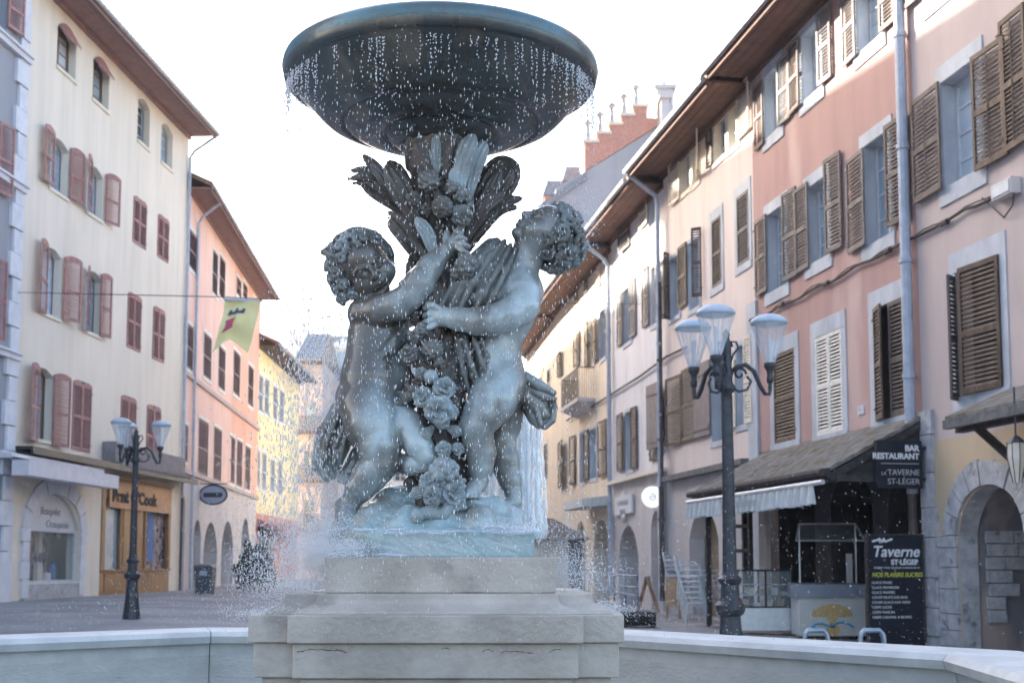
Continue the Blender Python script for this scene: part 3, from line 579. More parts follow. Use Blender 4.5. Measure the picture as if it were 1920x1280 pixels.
# ------------------------------------------------------------------ right hand side
def windows_on(f, h, vp, ops, sur=True, rev=.30, fm='frame', pm='pane', w=.16, rows=4):
    rs = [bb(f, vp, *q[:4]) for q in ops]
    for r in rs:
        window(f, h, *r, rev=rev, fm=fm, pm=pm, rows=rows)
        if sur: surround(f, h, *r, w=w, sill=.18)
    return rs
def shutters_on(f, h, vp, L, d=.034):
    for i, q in enumerate(L):
        r = bb(f, vp, *q[:4]); o = q[5] if len(q) > 5 else {}
        shutter(f, h, *r, q[4], **{'d': d, 'hinge': 'a' if i % 2 else 'b', 'tilt': random.uniform(0, .08), **o})
def house_C():
    f, vp = fC, 540; u0, u1 = 0.0, hu(f, 1425); T = 11.5; u0 = hu(f, 1738); T = 11.25
    h = root('dusty_red_house', f.p(u0, 0, 0), 'dusty red plastered house with weathered louvred shutters, above the tavern', 'house', world=True)
    op = [(1434, 1465, 116, 264), (1504, 1540, 32, 195), (1607, 1654, -49, 105), (1439, 1475, 378, 552), (1514, 1554, 325, 500), (1621, 1670, 240, 465)]
    cl = [(1452, 1492, 650, 833), (1531, 1580, 613, 818), (1642, 1699, 554, 790)]
    rs = [(*bb(f, vp, *q), 0, .32) for q in op]; rc = [(*bb(f, vp, *q), 0, .10) for q in cl]
    zg = 3.2
    gh = [(*f.rect(1668, 1724, 905, 1225)[:2], -.6, 2.55, .9, .8), (*f.rect(1560, 1640, 930, 1225)[:2], -.6, 2.5, .5, .8), (*f.rect(1462, 1530, 930, 1225)[:2], -.6, 2.5, .5, .8)]
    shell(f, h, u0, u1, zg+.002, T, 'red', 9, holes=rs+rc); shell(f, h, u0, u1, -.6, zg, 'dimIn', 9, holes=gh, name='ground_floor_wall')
    for i, r in enumerate(rs):
        window(f, h, *r[:4], rev=.24, rows=4, pm='paneBright', fm='frameWhite' if i > 2 else 'frame'); surround(f, h, *r[:4], w=.13, sill=.24, top=.22, rev=.20)
    for r in rc: surround(f, h, *r[:4], w=.20, sill=.16, top=.30)
    S = [(1418, 1436, 148, 286, 'shGrey'), (1463, 1485, 93, 240, 'shGrey'), (1481, 1506, 67, 221, 'shGrey'), (1539, 1562, 2, 165, 'shGrey'), (1583, 1611, -37, 130, 'shGrey'), (1654, 1681, -73, 65, 'shGrey'),
         (1420, 1443, 400, 558, 'shGrey'), (1473, 1498, 347, 530, 'shBrown'), (1494, 1520, 339, 516, 'shGrey'), (1554, 1582, 280, 479, 'shGrey'), (1593, 1631, 275, 479, 'shBrown'), (1668, 1705, 209, 430, 'shBrown')]
    shutters_on(f, h, vp, S)
    a, b, c, e = rc[0][:4]; shutter(f, h, a, b, c, e, 'shDark', d=-.02)
    a, b, c, e = rc[1][:4]; m_ = (a+b)/2; shutter(f, h, a, m_-.004, c, e, 'shWhite', d=-.02); shutter(f, h, m_+.004, b, c, e, 'shWhite', d=-.02)
    a, b, c, e = rc[2][:4]; m_ = (a+b)/2; shutter(f, h, a, m_-.01, c, e, 'shGrey', d=0); shutter(f, h, m_+.01, b, c, e, 'shBrown', d=.0, hinge='b', tilt=.25)
    # number plate
    a, b, c, e = bb(f, vp, 1610, 1621, 759, 778); mb = MB(); mb.box(f, a, b, .002, .02, c, e); pl = mb.build('number_plate', M['plate'], h)
    text('11', f, -f.U, f.N, b-.04, .022, c+.05, (e-c)*.75, M['inkBlue'], pl)
    roof(f, h, u0, u1+.1, T, ov=.95, depth=9, slope=.45)
    pipe(h, [f.p(u0+.12, .12, T-.2), f.p(u0+.12, .14, 2.0)], .085, 'pipe'); pipe(h, [f.p(u0+.12, .14, 2.0), f.p(u0+.12, .14, -.4)], .07, 'pipeBrown')
    mb = MB(); mb.tube([f.p(u0+.32, .06, 6.2), f.p(u0+.33, .06, 3.2)], .022, 6); mb.build('conduit', M['pipe'], h)
    return h
HC = house_C()
def house_F():
    f, vp = fC, 540; u1 = hu(f, 1738)-.003; u0 = u1-9
    h = root('pale_pink_house', f.p(u1, 0, 0), 'pale pink house with ochre ground floor and stone arch at the right edge', 'house', world=True)
    op = [(1766, 1841, 100, 357)]; cl = [(1795, 1880, 474, 746)]
    rs = [(*bb(f, vp, *q), 0, .34) for q in op]+[(-6.0, -4.9, rs_z0, rs_z1, 0, .34) for rs_z0, rs_z1 in ((6.5, 8.4), (9.7, 11.3))]+[(*bb(f, vp, 1735, 1800, -190, 8), 0, .34)]; rc = [(*bb(f, vp, *q), 0, .3) for q in cl]
    zg = 2.75; k = f.hit(1870, 1010); au0 = f.hit(1797, 1010)[0]; aw = 1.75; ac = f.hit(1890, 903)[1]
    zs = f.hit(1797, 1003)[1]; arch = (au0-aw, au0, -.6, ac, ac-zs, .55)
    shell(f, h, u0, u1, zg+.002, 13.5, 'fpink', 9, holes=rs+rc); shell(f, h, u0, u1, -.6, zg, 'ochre', 9, holes=[arch[:5]+(.02,)], name='ground_floor_wall')
    mb = MB(); P = [(arch[0], -.6)]+arc_pts(arch[0], arch[1], ac, ac-zs, 16)+[(arch[1], -.6)]
    for (a_, b_), (c_, d_) in zip(P[:-1], P[1:]): mb.quad(f.p(a_, -.02, b_), f.p(c_, -.02, d_), f.p(c_, -.30, d_), f.p(a_, -.30, b_))
    mb.build('arch_lining', M['stone'], h); mb = MB(); P2 = [(arch[0]-.1, -.6)]+arc_pts(arch[0]-.1, arch[1]+.04, ac+.04, ac-zs+.04, 16)+[(arch[1]+.04, -.6)]
    for (a_, b_), (c_, d_) in zip(P2[:-1], P2[1:]): mb.quad(f.p(a_, -.30, b_), f.p(c_, -.30, d_), f.p(c_, -1.25, d_), f.p(a_, -1.25, b_))
    M['peel'] = plaster('peeling_recess_plaster', (.46, .36, .33), .85, (.20, .20, .22), .50, 1.3); mb.build('recess_lining', M['peel'], h)
    for r in rs: window(f, h, *r[:4], rev=.26, rows=4, fw=.06, pm='paneBright', fm='frameWhite'); surround(f, h, *r[:4], w=.10, sill=.26, top=.26, rev=.22)
    for r in rc: surround(f, h, *r[:4], w=.16, sill=.20, top=.30); a, b, c, e = r[:4]
    MB().quad(f.p(a, -.25, c), f.p(b, -.25, c), f.p(b, -.25, e), f.p(a, -.25, e)).build('pane', M['paneDark'], h)
    m_ = b-(b-a)*.24; shutter(f, h, a, m_, c, e, 'shDark', d=.02, hinge='a', tilt=.10, mid=.44); shutter(f, h, m_+.03, b, c-.05, e-.05, 'shBrown', d=.0, hinge='b', tilt=.9)
    S = [(1719, 1776, 150, 386, 'shBrown', dict(vbar=True, hinge='b')), (1835, 1896, 62, 325, 'shDark', dict(vbar=True)), (1886, 1940, 0, 292, 'shDark', dict(vbar=True, hinge='b')), (1700, 1733, -120, 24, 'shGrey')]
    shutters_on(f, h, vp, S, d=.06)
    voussoirs(f, h, arch[0], arch[1], zs, ac-zs, .34, 9, 'stone', .05)
    mb = MB(); rng = random.Random(8); z = -.5
    while z < zs-.03:
        hh = min(rng.uniform(.22, .36), zs-z); mb.box(f, arch[1], u1-.42, .001, .05+rng.uniform(-.012, .012), z+.006, z+hh-.006); z += hh
    z = -.5
    while z < zg+.3:
        hh = rng.uniform(.35, .6); ex = .32 if z > zs else .41; mb.box(f, u1-ex-rng.uniform(-.03, .05)*(z > zs), u1-.02, .001, .09-.02*z/3+rng.uniform(-.012, .012), z+.006, z+hh-.006); z += hh
    mb.build('stone_pier', M['stone'], h)
    # vaulted recess with peeling plaster
    mb = MB(); mb.box(f, arch[0]-.6, arch[1]+.2, -1.3, -1.2, -.6, ac+.2); rw = mb.build('recess_wall', M['peel'], h)
    mb = MB(); rng = random.Random(4)
    for r_ in range(7):
        z_ = .10+r_*.19; d_ = -.42-.05*rng.random(); w2 = rng.uniform(.25, .5); mb.box(f, arch[1]-.02-.01*rng.random(), arch[1]+.039, d_-w2, d_, z_, z_+.175)
        if r_ > 3: mb.box(f, arch[1]-.02-.01*rng.random(), arch[1]+.039, d_-w2-.42, d_-w2-.02, z_, z_+.175)
    mb.build('bare_masonry', M['stone'], h); mb = MB(); mb.box(f, arch[0]-.6, arch[1]+.2, -1.199, -1.10, -.6, .05); mb.build('plinth', M['beamGrey'], h)
    roof(f, h, u0, u1, 13.5, ov=.95, depth=9, slope=.45)
    # canopy with its brace
    zc = f.hit(1780, 795, .9)[1]; a = hu(f, 1800)-.1; cp = MB(); a = f.hit(1772, 795, .95)[0]; zt = zc+.42
    cp.prism([f.p(a, 0.002, zt), f.p(a, .95, zc+.05), f.p(a, .95, zc+.10), f.p(a, .002, zt+.08)], -f.U*5.0); c_ = cp.build('canopy', M['moss'], h)
    mb = MB(); mb.box(f, a-5, a+.0, .90, .99, zc-.07, zc+.049); mb.build('fascia_board', M['beamGrey'], c_)
    mb = MB()
    for k in range(6): u = a-.15-k*.9; mb.bar(f.p(u, .02, zt-.12), f.p(u, .93, zc-.02), .09)
    for k in range(2): u = a-.55-k*2.7; mb.bar(f.p(u, .86, zc-.05), f.p(u, .03, zc-.75), .09)
    mb.box(f, a-5, a-.05, .72, .84, zc-.12, zc-.0); mb.build('brace', M['beam'], c_)
    return h
house_F()
def house_D():
    f, vp = fD, 560; u1 = hu(f, 1252); T = 11.12
    h = root('salmon_house', f.p(0, 0, 0), 'pale salmon house between the dusty red house and the white lilac house', 'house', world=True)
    op = [(1366, 1385, 172, 285), (1339, 1361, 204, 308), (1296, 1311, 254, 352), (1277, 1296, 273, 367), (1292, 1312, 442, 585), (1256, 1274, 475, 600), (1335, 1355, 655, 830), (1382, 1401, 641, 800)]
    cl = [(1383, 1405, 353, 503), (1336, 1353, 402, 543)]
    rs = [(*bb(f, vp, *q), 0, .25) for q in op]; rc = [(*bb(f, vp, *q), 0, .1) for q in cl]
    zg = f.hit(1400, 866)[1]; a0 = f.rect(1300, 1340, 965, 1170); arch = (a0[0]-.3, a0[1]+.3, -.6, a0[3]+.15, .7, .5)
    shell(f, h, .003, u1, zg+.002, T, 'salmon', 9, holes=rs+rc); shell(f, h, .003, u1, -.6, zg, 'greyB', 9, holes=[arch], name='ground_floor_wall')
    for i, r in enumerate(rs): window(f, h, *r[:4], rev=.2, rows=3); surround(f, h, *r[:4], w=.10, sill=.12, m='shCream' if i < 4 else 'surround', rev=.16)
    for r in rc: surround(f, h, *r[:4], w=.16, sill=.16, top=.24); shutter(f, h, *r[:4], 'shBrown', d=-.01)
    S = [(1385, 1410, 140, 266, 'shCream'), (1329, 1338, 221, 318, 'shDark'), (1310, 1329, 226, 337, 'shCream', dict(tilt=.3)), (1260, 1277, 291, 389, 'shCream'), (1275, 1291, 452, 580, 'shBrown'), (1312, 1318, 425, 560, 'shBrown', dict(tilt=.9)), (1258, 1263, 470, 600, 'shBrown', dict(tilt=.9)),
         (1258, 1281, 700, 838, 'shBrown'), (1282, 1308, 682, 830, 'shDark'), (1309, 1335, 673, 822, 'shPlum', dict(solid=True)), (1365, 1382, 673, 806, 'shCream'), (1401, 1413, 625, 795, 'shCream')]
    shutters_on(f, h, vp, S)
    mb = MB(); mb.box(f, -.12, .42, .003, .05, -.5, f.hit(1425, 560)[1]); mb.build('stone_pilaster', M['surround'], h)
    mb = MB(); mb.box(f, .43, u1-.3, .003, .22, zg-.07, zg+.06); mb.build('string_course', M['beamGrey'], h)
    # lit doorway
    mb = MB(); a, b = arch[0], arch[1]; mb.quad(f.p(a, -.45, -.5), f.p(b, -.45, -.5), f.p(b, -.45, arch[3]), f.p(a, -.45, arch[3])); dr = mb.build('glazed_door', M['warmIn'], h)
    mb = MB(); mb.box(f, a, b, -.449, -.38, 2.0, 2.14)
    for u in (a+.02, (a+b)/2-.04, b-.1): mb.box(f, u, u+.08, -.449, -.38, -.5, 2.0)
    mb.build('door_frame', M['iron'], dr); mb = MB(); mb.box(f, (a+b)/2-.5, (a+b)/2-.25, -.379, -.36, .9, 1.6); mb.build('notice', M['plate'], dr)
    mb = MB()
    for k in range(9): u = a+.15+(b-a-.3)*k/8; mb.tube([f.p(u, -.40, 2.15), f.p((a+b)/2+(u-(a+b)/2)*1.0, -.40, arch[3]-.1-.25*abs(k-4)/4)], .018, 5)
    mb.build('fanlight_grille', M['iron'], dr)
    roof(f, h, .1, u1, T, ov=.95, depth=9, slope=.45)
    gutter_drop(f, h, u1-.1, T, .95, 2.9, .06, 'pipe', .2)
    pipe(h, [f.p(u1-.1, .18, 8.2), f.p(u1-.1, .18, 0)], .07, 'pipeBrown')
    return h
house_D()
def house_G():
    f, vp = fG, 600; u1 = hu(f, 1150); T = 10.9
    h = root('white_lilac_house', f.p(0, 0, 0), 'white lilac house with dark shutters between the salmon and cream houses', 'house', world=True)
    op = [(1217, 1229, 355, 430), (1222, 1233, 494, 612), (1170, 1184, 533, 647), (1174, 1187, 768, 882)]
    rs = [(*bb(f, vp, *q), 0, .25) for q in op]; zg = f.hit(1200, 893)[1]
    ar = []
    for q, ri in (((1160, 1197, 982, 1122), .9), ((1221, 1242, 954, 1128), .8)): a, b, c, e = bb(f, vp, *q); ar.append((a, b, -.6, e, min(ri, (b-a)/2), .6))
    shell(f, h, .003, u1, zg+.002, T, 'lilac', 9, holes=rs); shell(f, h, .003, u1, -.6, zg, 'greyB', 9, holes=ar, name='ground_floor_wall')
    for r in rs: window(f, h, *r[:4], rev=.2, rows=3); surround(f, h, *r[:4], w=.10, sill=.12, rev=.16)
    S = [(1201, 1217, 368, 434, 'shCream'), (1165, 1183, 405, 478, 'shBrown'), (1207, 1220, 494, 616, 'shGrey'), (1233, 1254, 480, 600, 'shGrey'), (1160, 1171, 545, 651, 'shGrey'), (1184, 1194, 518, 634, 'shGrey'), (1160, 1174, 772, 884, 'shDark'), (1187, 1197, 760, 880, 'shDark'),
         (1221, 1240, 740, 865, 'shDark'), (1226, 1250, 712, 844, 'shPlum', dict(solid=True, d=.12))]
    shutters_on(f, h, vp, S)
    mb = MB(); mb.box(f, 0, u1, .003, .20, zg-.05, zg+.05); mb.build('string_course', M['shCream'], h)
    mb = MB(); mb.box(f, .05, .5, .003, .12, -.5, zg-.05); mb.build('stone_pilaster', M['surround'], h)
    mb = MB()
    for q in ar: mb = MB(); mb.quad(f.p(q[0], -.59, -.5), f.p(q[1], -.59, -.5), f.p(q[1], -.59, q[3]), f.p(q[0], -.59, q[3])); mb.build('shop_glazing', M['paneDark'], h)
    roof(f, h, 0, u1, T, ov=.95, depth=9, slope=.45); gutter_drop(f, h, u1-.1, T, .95, 0, .07, 'pipe', .12)
    # cartouche sign
    r = bb(f, vp, 1157, 1190, 925, 966); mb = MB(); a, b, c, e = r; P = [(a, c), (a+(b-a)*.35, c), (a+(b-a)*.5, c-.22), (a+(b-a)*.65, c), (b, c), (b, e), (a+(b-a)*.65, e), (a+(b-a)*.5, e+.14), (a+(b-a)*.35, e), (a, e)]
    sg = root('white_cartouche_sign', f.p(a, 0, c), 'white cartouche shaped shop sign fixed flat above the arch of the white house', 'sign', world=True)
    mb.prism([f.p(u, .02, z) for u, z in P], f.N*.07); mb.build('sign_panel', M['plate'], sg)
    for k, s in enumerate(('LA FONTAINE', 'SALON', 'DE THE')): text(s, f, -f.U, f.N, (a+b)/2, .095, e-.28-.26*k, .22, M['inkFaint'], sg, align='CENTER')
    # round sign on an arm, faces down the street
    u = .35; d, z = f.hitu(1224, 931, u); rr = .41*abs(f.p(u, 0, 0).y)/27*1.0; n = 40; rr = 20*f.p(u, d, z).y/F
    sg = root('round_white_sign', f.p(u, 0, z), 'round white lit sign with a pale curled letter, sticking out beside the salmon house', 'sign', world=True)
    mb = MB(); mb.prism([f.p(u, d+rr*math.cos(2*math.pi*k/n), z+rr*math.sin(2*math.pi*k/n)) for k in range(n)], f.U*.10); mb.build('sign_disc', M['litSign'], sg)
    mb = MB(); mb.tube([f.p(u-.004, d+.085*math.cos(.42*k+3.1)*-(1-.02*k), z+.085*math.sin(.42*k+3.1)) for k in range(13)]+[f.p(u-.004, d+.07, z+.0), f.p(u-.004, d-.07, z+.0)], .010, 6); mb.build('letter_mark', M['inkFaint'], sg)
    mb = MB(); mb.bar(f.p(u+.05, 0, z), f.p(u+.05, d-rr, z), .10, .14); mb.build('bracket', M['iron'], sg)
house_G()
def house_H():
    f, vp = fH, 640; u1 = hu(f, 1040); T = 10.7
    op = [(1125, 1136, 575, 676), (1107, 1119, 800, 898), (1088, 1096, 808, 905)]
    h = root('warm_cream_house', f.p(0, 0, 0), 'warm cream house with a small iron balcony, beyond the white lilac house', 'house', world=True)
    rs = [(*bb(f, vp, *q), 0, .25) for q in op]; zg = 3.2; ar = []
    for q in [(1113, 1143, 971, 1110), (1080, 1098, 975, 1108)]: a, b, c, e = bb(f, vp, *q); ar.append((a, b, -.6, e, min(.9, (b-a)/2), .6))
    shell(f, h, .003, u1, -.6, T, 'hcream', 9, holes=rs+ar)
    for r in rs: window(f, h, *r[:4], rev=.2, rows=3); surround(f, h, *r[:4], w=.10, sill=.12, rev=.16)
    for q in ar: mb = MB(); mb.quad(f.p(q[0], -.59, -.5), f.p(q[1], -.59, -.5), f.p(q[1], -.59, q[3]), f.p(q[0], -.59, q[3])); mb.build('shop_glazing', M['paneDark'], h)
    S = [(1113, 1124, 592, 682, 'shBrown'), (1137, 1144, 565, 668, 'shGrey'), (1099, 1108, 597, 690, 'shBrown'), (1079, 1089, 618, 690, 'shBrown'), (1047, 1056, 656, 708, 'shBrown'), (1126, 1140, 784, 895, 'shDark'), (1097, 1107, 803, 903, 'shDark'), (1073, 1081, 815, 910, 'shDark'), (1049, 1063, 823, 915, 'shBrown'),
         (1137, 1142, 470, 520, 'shBrown'), (1122, 1127, 480, 540, 'shCream'), (1099, 1104, 505, 550, 'shBrown'), (1080, 1085, 525, 570, 'shBrown')]
    shutters_on(f, h, vp, S)
    a, b = f.hit(1116, 740, 0)[0], f.hit(1056, 745, .5)[0]; z = f.hit(1116, 745, 0)[1]; mb = MB(); a, b = min(a, b), max(a, b); mb.box(f, a, b, .003, .60, z-.12, z)
    mb.hexa([f.p(a+.3, .003, z-.35), f.p(b-.3, .003, z-.35), f.p(b-.3, .1, z-.35), f.p(a+.3, .1, z-.35), f.p(a, .003, z-.121), f.p(b, .003, z-.121), f.p(b, .55, z-.121), f.p(a, .55, z-.121)]); bl = mb.build('balcony', M['greyB'], h)
    mb = MB(); n = int((b-a)/.13)
    for k in range(n+1): u = a+(b-a)*k/n; mb.tube([f.p(u, .56, z), f.p(u, .56, z+1.0)], .009, 5)
    for k in range(7):
        for u in (a, b): mb.tube([f.p(u, .06+.075*k, z), f.p(u, .06+.075*k, z+1.0)], .009, 5)
    mb.bar(f.p(a, .56, z+1.0), f.p(b, .56, z+1.0), .03); mb.bar(f.p(a, 0, z+1.0), f.p(a, .56, z+1.0), .03); mb.bar(f.p(b, 0, z+1.0), f.p(b, .56, z+1.0), .03); mb.build('railing', M['iron'], bl)
    a, b, c, e = bb(f, vp, 1104, 1145, 928, 958); mb = MB(); mb.hexa([f.p(a, .003, e-.3), f.p(b, .003, e-.3), f.p(b, .9, c), f.p(a, .9, c), f.p(a, .003, e), f.p(b, .003, e), f.p(b, .9, c+.25), f.p(a, .9, c+.25)]); mb.build('awning', M['awnW'], h)
    roof(f, h, 0, u1, T, ov=.95, depth=9, slope=.45)
    for i, (x, y) in enumerate([(1008, 935), (1035, 947)]):
        pass
house_H()
fI2 = nextfac(fI, 985, 780)
h_ = simple_house('far_beige_house', 'sunlit beige house in the mist behind the right hand putto', fI, .003, hu(fI, 985), 10.6, 'hcream', closed=[(1024, 1030, 545, 605), (1008, 1014, 575, 630), (1026, 1032, 690, 745), (1010, 1016, 705, 760), (1020, 1027, 830, 900), (1003, 1009, 840, 905)], vp=700)
h_ = simple_house('farthest_cream_house', 'pale cream house closing the right side of the street far away', fI2, .003, hu(fI2, 930), 12.0, 'white', closed=[(968, 974, 640, 690), (955, 960, 650, 700), (968, 974, 760, 815)], vp=780)
p = at(925, HOR, 105); q = at(640, HOR, 105); f_ = Fr((q.x-14, 104, 0), (1, 0, 0), (0, -1, 0))
h_ = simple_house('misty_end_house', 'white house closing the far end of the street, seen between the two putti', f_, 14, 14+(p.x-q.x)+8, 13, 'white', closed=[(760, 766, 800, 860)], vp=10**6)

def brick_gable():
    Y = 52.; o = at(960, HOR, Y); f = Fr((0, Y, 0), (1, 0, 0), (0, -1, 0)); P = lambda x, y: f.hit(x, y)
    h = root('stepped_gable_house', f.p(P(1000, HOR)[0], 0, 0), 'tall grey rendered house with a stepped red brick parapet and five chimney pots', 'house', world=True)
    poly = [P(1042, 480), P(1042, 352), P(1096, 323), P(1242, 232), P(1300, 200), P(1420, 330), P(1420, HOR), P(1042, HOR)]
    mb = MB(); mb.prism([f.p(u, -.0, z) for u, z in poly], -f.N*9); mb.build('wall', M['greyWall'], h)
    st = [(1096, 1120, 268), (1120, 1143, 252), (1143, 1165, 235), (1165, 1188, 218), (1188, 1213, 201)]
    pts = [P(1096, 322)]
    for x0, x1, y in st: pts += [P(x0, y), P(x1, y)]
    pts += [P(1213, 222), P(1246, 222), P(1246, 228)]; mb = MB(); mb.prism([f.p(u, .03, z) for u, z in pts], -f.N*.6)
    bp = mb.build('brick_parapet', M['brick'], h)
    for x0, x1, y in st:
        a, z = P(x0, y); b = P(x1, y)[0]; mb = MB(); mb.box(f, a-.08, b+.08, -.65, .1, z, z+.12); mb.build('coping_slab', M['shCream'], bp)
    for x, y in [(1103, 268), (1126, 252), (1148, 235), (1171, 218), (1194, 201)]:
        u, z = P(x, y); z += .12; mb = MB(); mb.lathe(f.p(u, -.3, z), [(0, 0), (.13, 0), (.12, .35), (.08, .42), (.08, .75), (.16, .76), (.20, .82), (.04, .95), (0, .95)], 12); mb.build('chimney_pot', M['gutter'], h, smooth=True)
    mb = MB(); a = P(1232, 205)[0]; b = P(1262, 205)[0]; z1 = P(1240, 168)[1]; mb.box(f, a, b, -1.2, .1, P(1240, 260)[1], z1); mb.box(f, a-.12, b+.12, -1.3, .2, z1, z1+.15); mb.tube([f.p((a+b)/2, -.5, z1+.15), f.p((a+b)/2, -.5, z1+.5)], .1, 8); mb.build('chimney', M['greyB'], h)
    mb = MB(); a = P(1235, 215)[0]; b = P(1250, 215)[0]; z1 = P(1240, 201)[1]; mb.box(f, a, b, .13, 1.0, P(1240, 260)[1], z1); mb.box(f, a-.1, b+.1, .11, 1.1, z1, z1+.12); mb.build('chimney', M['greyB'], h)
    # lead covered roof edge and dormers beyond
    mb = MB(); u0, z0 = P(1008, 388); u1, z1 = P(1100, 322); mb.prism([f.p(u0, .1, z0-.25), f.p(u1, .1, z1-.35), f.p(u1, .1, z1), f.p(u0, .1, z0)], -f.N*1.2); mb.build('roof_edge', M['slate'], h)
    for x, y, w_ in ((1075, 318, 16), (1040, 345, 18)):
        u, z = P(x, y); r = w_*Y/F; mb = MB(); mb.box(f, u-r, u+r, -2.4, -1.3, z-1.6, z-.1); d = mb.build('dormer', M['brick'], h)
        mb = MB(); mb.prism([f.p(u-r*1.2, -1.2, z-.1), f.p(u-r*.7, -1.2, z+.5), f.p(u+r*.9, -1.2, z+.5), f.p(u+r*1.2, -1.2, z-.1)], -f.N*1.4); mb.build('dormer_roof', M['slate'], d)
brick_gable()

# ------------------------------------------------------------------ tavern canopy, signs and furniture
def tavern():
    f = fC; a, b = f.hit(1734, 784)[0], f.hit(1434, 852)[0]; zt = 3.14; ze = 2.32; D = 1.55; b = 6.55
    h = root('mossy_canopy', f.p(a, 0, zt), 'mossy shingled lean-to canopy on dark timbers in front of the tavern', 'canopy', world=True)
    mb = MB(); n = 14; m_ = 60; V = []
    for i in range(n+1):
        for j in range(m_+1):
            d = D*i/n; u = a+(b-a)*j/m_; V.append(f.p(u, d+.005, zt+(ze-zt)*i/n+.05+(.018*(i % 2))+.012*math.sin(u*3.1+i)*random.random()))
    k = len(V); V += [f.p(a+(b-a)*j/m_, D*i/n+.005, zt+(ze-zt)*i/n) for i in range(n+1) for j in range(m_+1)]
    Fc = [(i*(m_+1)+j, (i+1)*(m_+1)+j, (i+1)*(m_+1)+j+1, i*(m_+1)+j+1) for i in range(n) for j in range(m_)]
    Fc += [tuple(q+k for q in reversed(x)) for x in Fc]; Fc += [(n*(m_+1)+j, k+n*(m_+1)+j, k+n*(m_+1)+j+1, n*(m_+1)+j+1) for j in range(m_)]+[(i*(m_+1), k+i*(m_+1), k+(i+1)*(m_+1), (i+1)*(m_+1)) for i in range(n)]+[(i*(m_+1)+m_, (i+1)*(m_+1)+m_, k+(i+1)*(m_+1)+m_, k+i*(m_+1)+m_) for i in range(n)]
    mb.add(V, Fc); mb.build('shingles', M['moss'], h)
    mb = MB(); mb.box(f, a-.02, b+.02, D+.01, D+.07, ze-.10, ze+.04); mb.tube([f.p(a, D+.12, ze-.02), f.p(b, D+.12, ze-.02)], .06, 8)
    for k in range(12): u = a+.05+(b-a-.15)*k/11; mb.bar(f.p(u, .05, zt-.10), f.p(u, D, ze-.10), .08, .12)
    mb.box(f, a, b, D-.25, D-.13, ze-.14, ze-.02); mb.build('timber_frame', M['beam'], h)
    mb = MB(); mb.bar(f.p(a+.02, D-.1, ze-.1), f.p(a+.02, .05, ze-.12), .07, .1); mb.bar(f.p(a+.02, .6, ze-.1), f.p(a+.02, .6, zt-.35), .07); mb.build('end_truss', M['beam'], h)
    MB().quad(f.p(a+.06, .02, ze-.1), f.p(a+.06, D-.05, ze-.1), f.p(a+.06, .02, zt-.08)).build('end_boarding', M['beam'], h)
    for u in (b-.25,): mb = MB(); mb.bar(f.p(u, D-.19, -.5), f.p(u, D-.19, ze-.1), .10); mb.build('post', M['beam'], h)
    # fabric awning
    q = [f.hit(1525, 910, 1.75), f.hit(1310, 945, 1.75)]; ua, ub = q[0][0]+.0, b-.15; zv = 2.14
    h2 = root('white_fabric_awning', f.p(ua, 0, zv), 'dirty white gathered awning valance hanging under the mossy canopy', 'awning', world=True)
    mb = MB(); mb.tube([f.p(ua-.35, 1.75, zv), f.p(ub, 1.75, zv)], .038, 10); mb.build('front_bar', M['alu'], h2)
    n = 190; V = []
    for i in range(6):
        for j in range(n+1): u = ua+(ub-ua)*j/n; V.append(f.p(u, 1.76+(.012+.010*i)*math.sin(u*24+.7*math.sin(u*5))+.006*math.sin(u*61), zv-.03-.058*i-(.012*math.sin(u*19) if i == 5 else 0)))
    mesh_obj('valance', V, [(i*(n+1)+j, i*(n+1)+j+1, (i+1)*(n+1)+j+1, (i+1)*(n+1)+j) for i in range(5) for j in range(n)], M['awnW'], h2, smooth=True)
    mb = MB(); mb.add([f.p(ua, 1.73, zv), f.p(ub, 1.73, zv), f.p(ub, .1, zv+.25), f.p(ua, .1, zv+.25)], [(0, 1, 2, 3)]); mb.build('canvas', M['awnW'], h2)
    text('Taverne de St-Léger', f, -f.U, f.N, (ua+ub)/2+1.0, 1.81, zv-.22, .20, M['inkFaint'], h2, wx=1.1, ext=.002)
    # enclosure behind: dark glazed frames of the terrace
    h3 = root('terrace_screen', f.p(b, 0, 0), 'dark framed glass screen of the tavern terrace beside the lamp post', 'screen', world=True)
    mb = MB(); u0 = b-.5; 
    for u in (b-.2, b-1.15, b-1.45): mb.box(f, u-.05, u+.05, .9, .98, -.4, 2.0)
    for z in (1.15, 1.62): mb.box(f, b-1.4, b-.25, .905, .975, z, z+.07)
    mb.build('frame', M['black'], h3)
    MB().quad(f.p(b-1.1, .94, .5), f.p(b-.25, .94, .5), f.p(b-.25, .94, 2.0), f.p(b-1.1, .94, 2.0)).build('pane', M['caseGlass'], h3)
    mb = MB(); mb.box(f, b-1.35, b-1.0, .5, .6, -.4, 2.0); mb.build('pale_post', M['greyB'], h3)
    # hanging sign
    u = a-.16; d0, z1 = f.hitu(1728, 826, u); d1, z0 = f.hitu(1646, 914, u)
    s = root('tavern_sign', f.p(u, 0, z0), 'black hanging sign reading BAR RESTAURANT beside the blue-grey downpipe', 'sign', world=True)
    mb = MB(); mb.box(f, u, u+.10, d0, d1, z0, z1); mb.build('sign_box', M['navy'], s); W = d1-d0; H_ = z1-z0; g = -.008
    mb = MB(); mb.box(f, u+.02, u+.08, .02, d0, z1-.12, z1-.08); mb.box(f, u+.02, u+.08, .02, d0, z0+.12, z0+.16); mb.build('bracket', M['iron'], s)
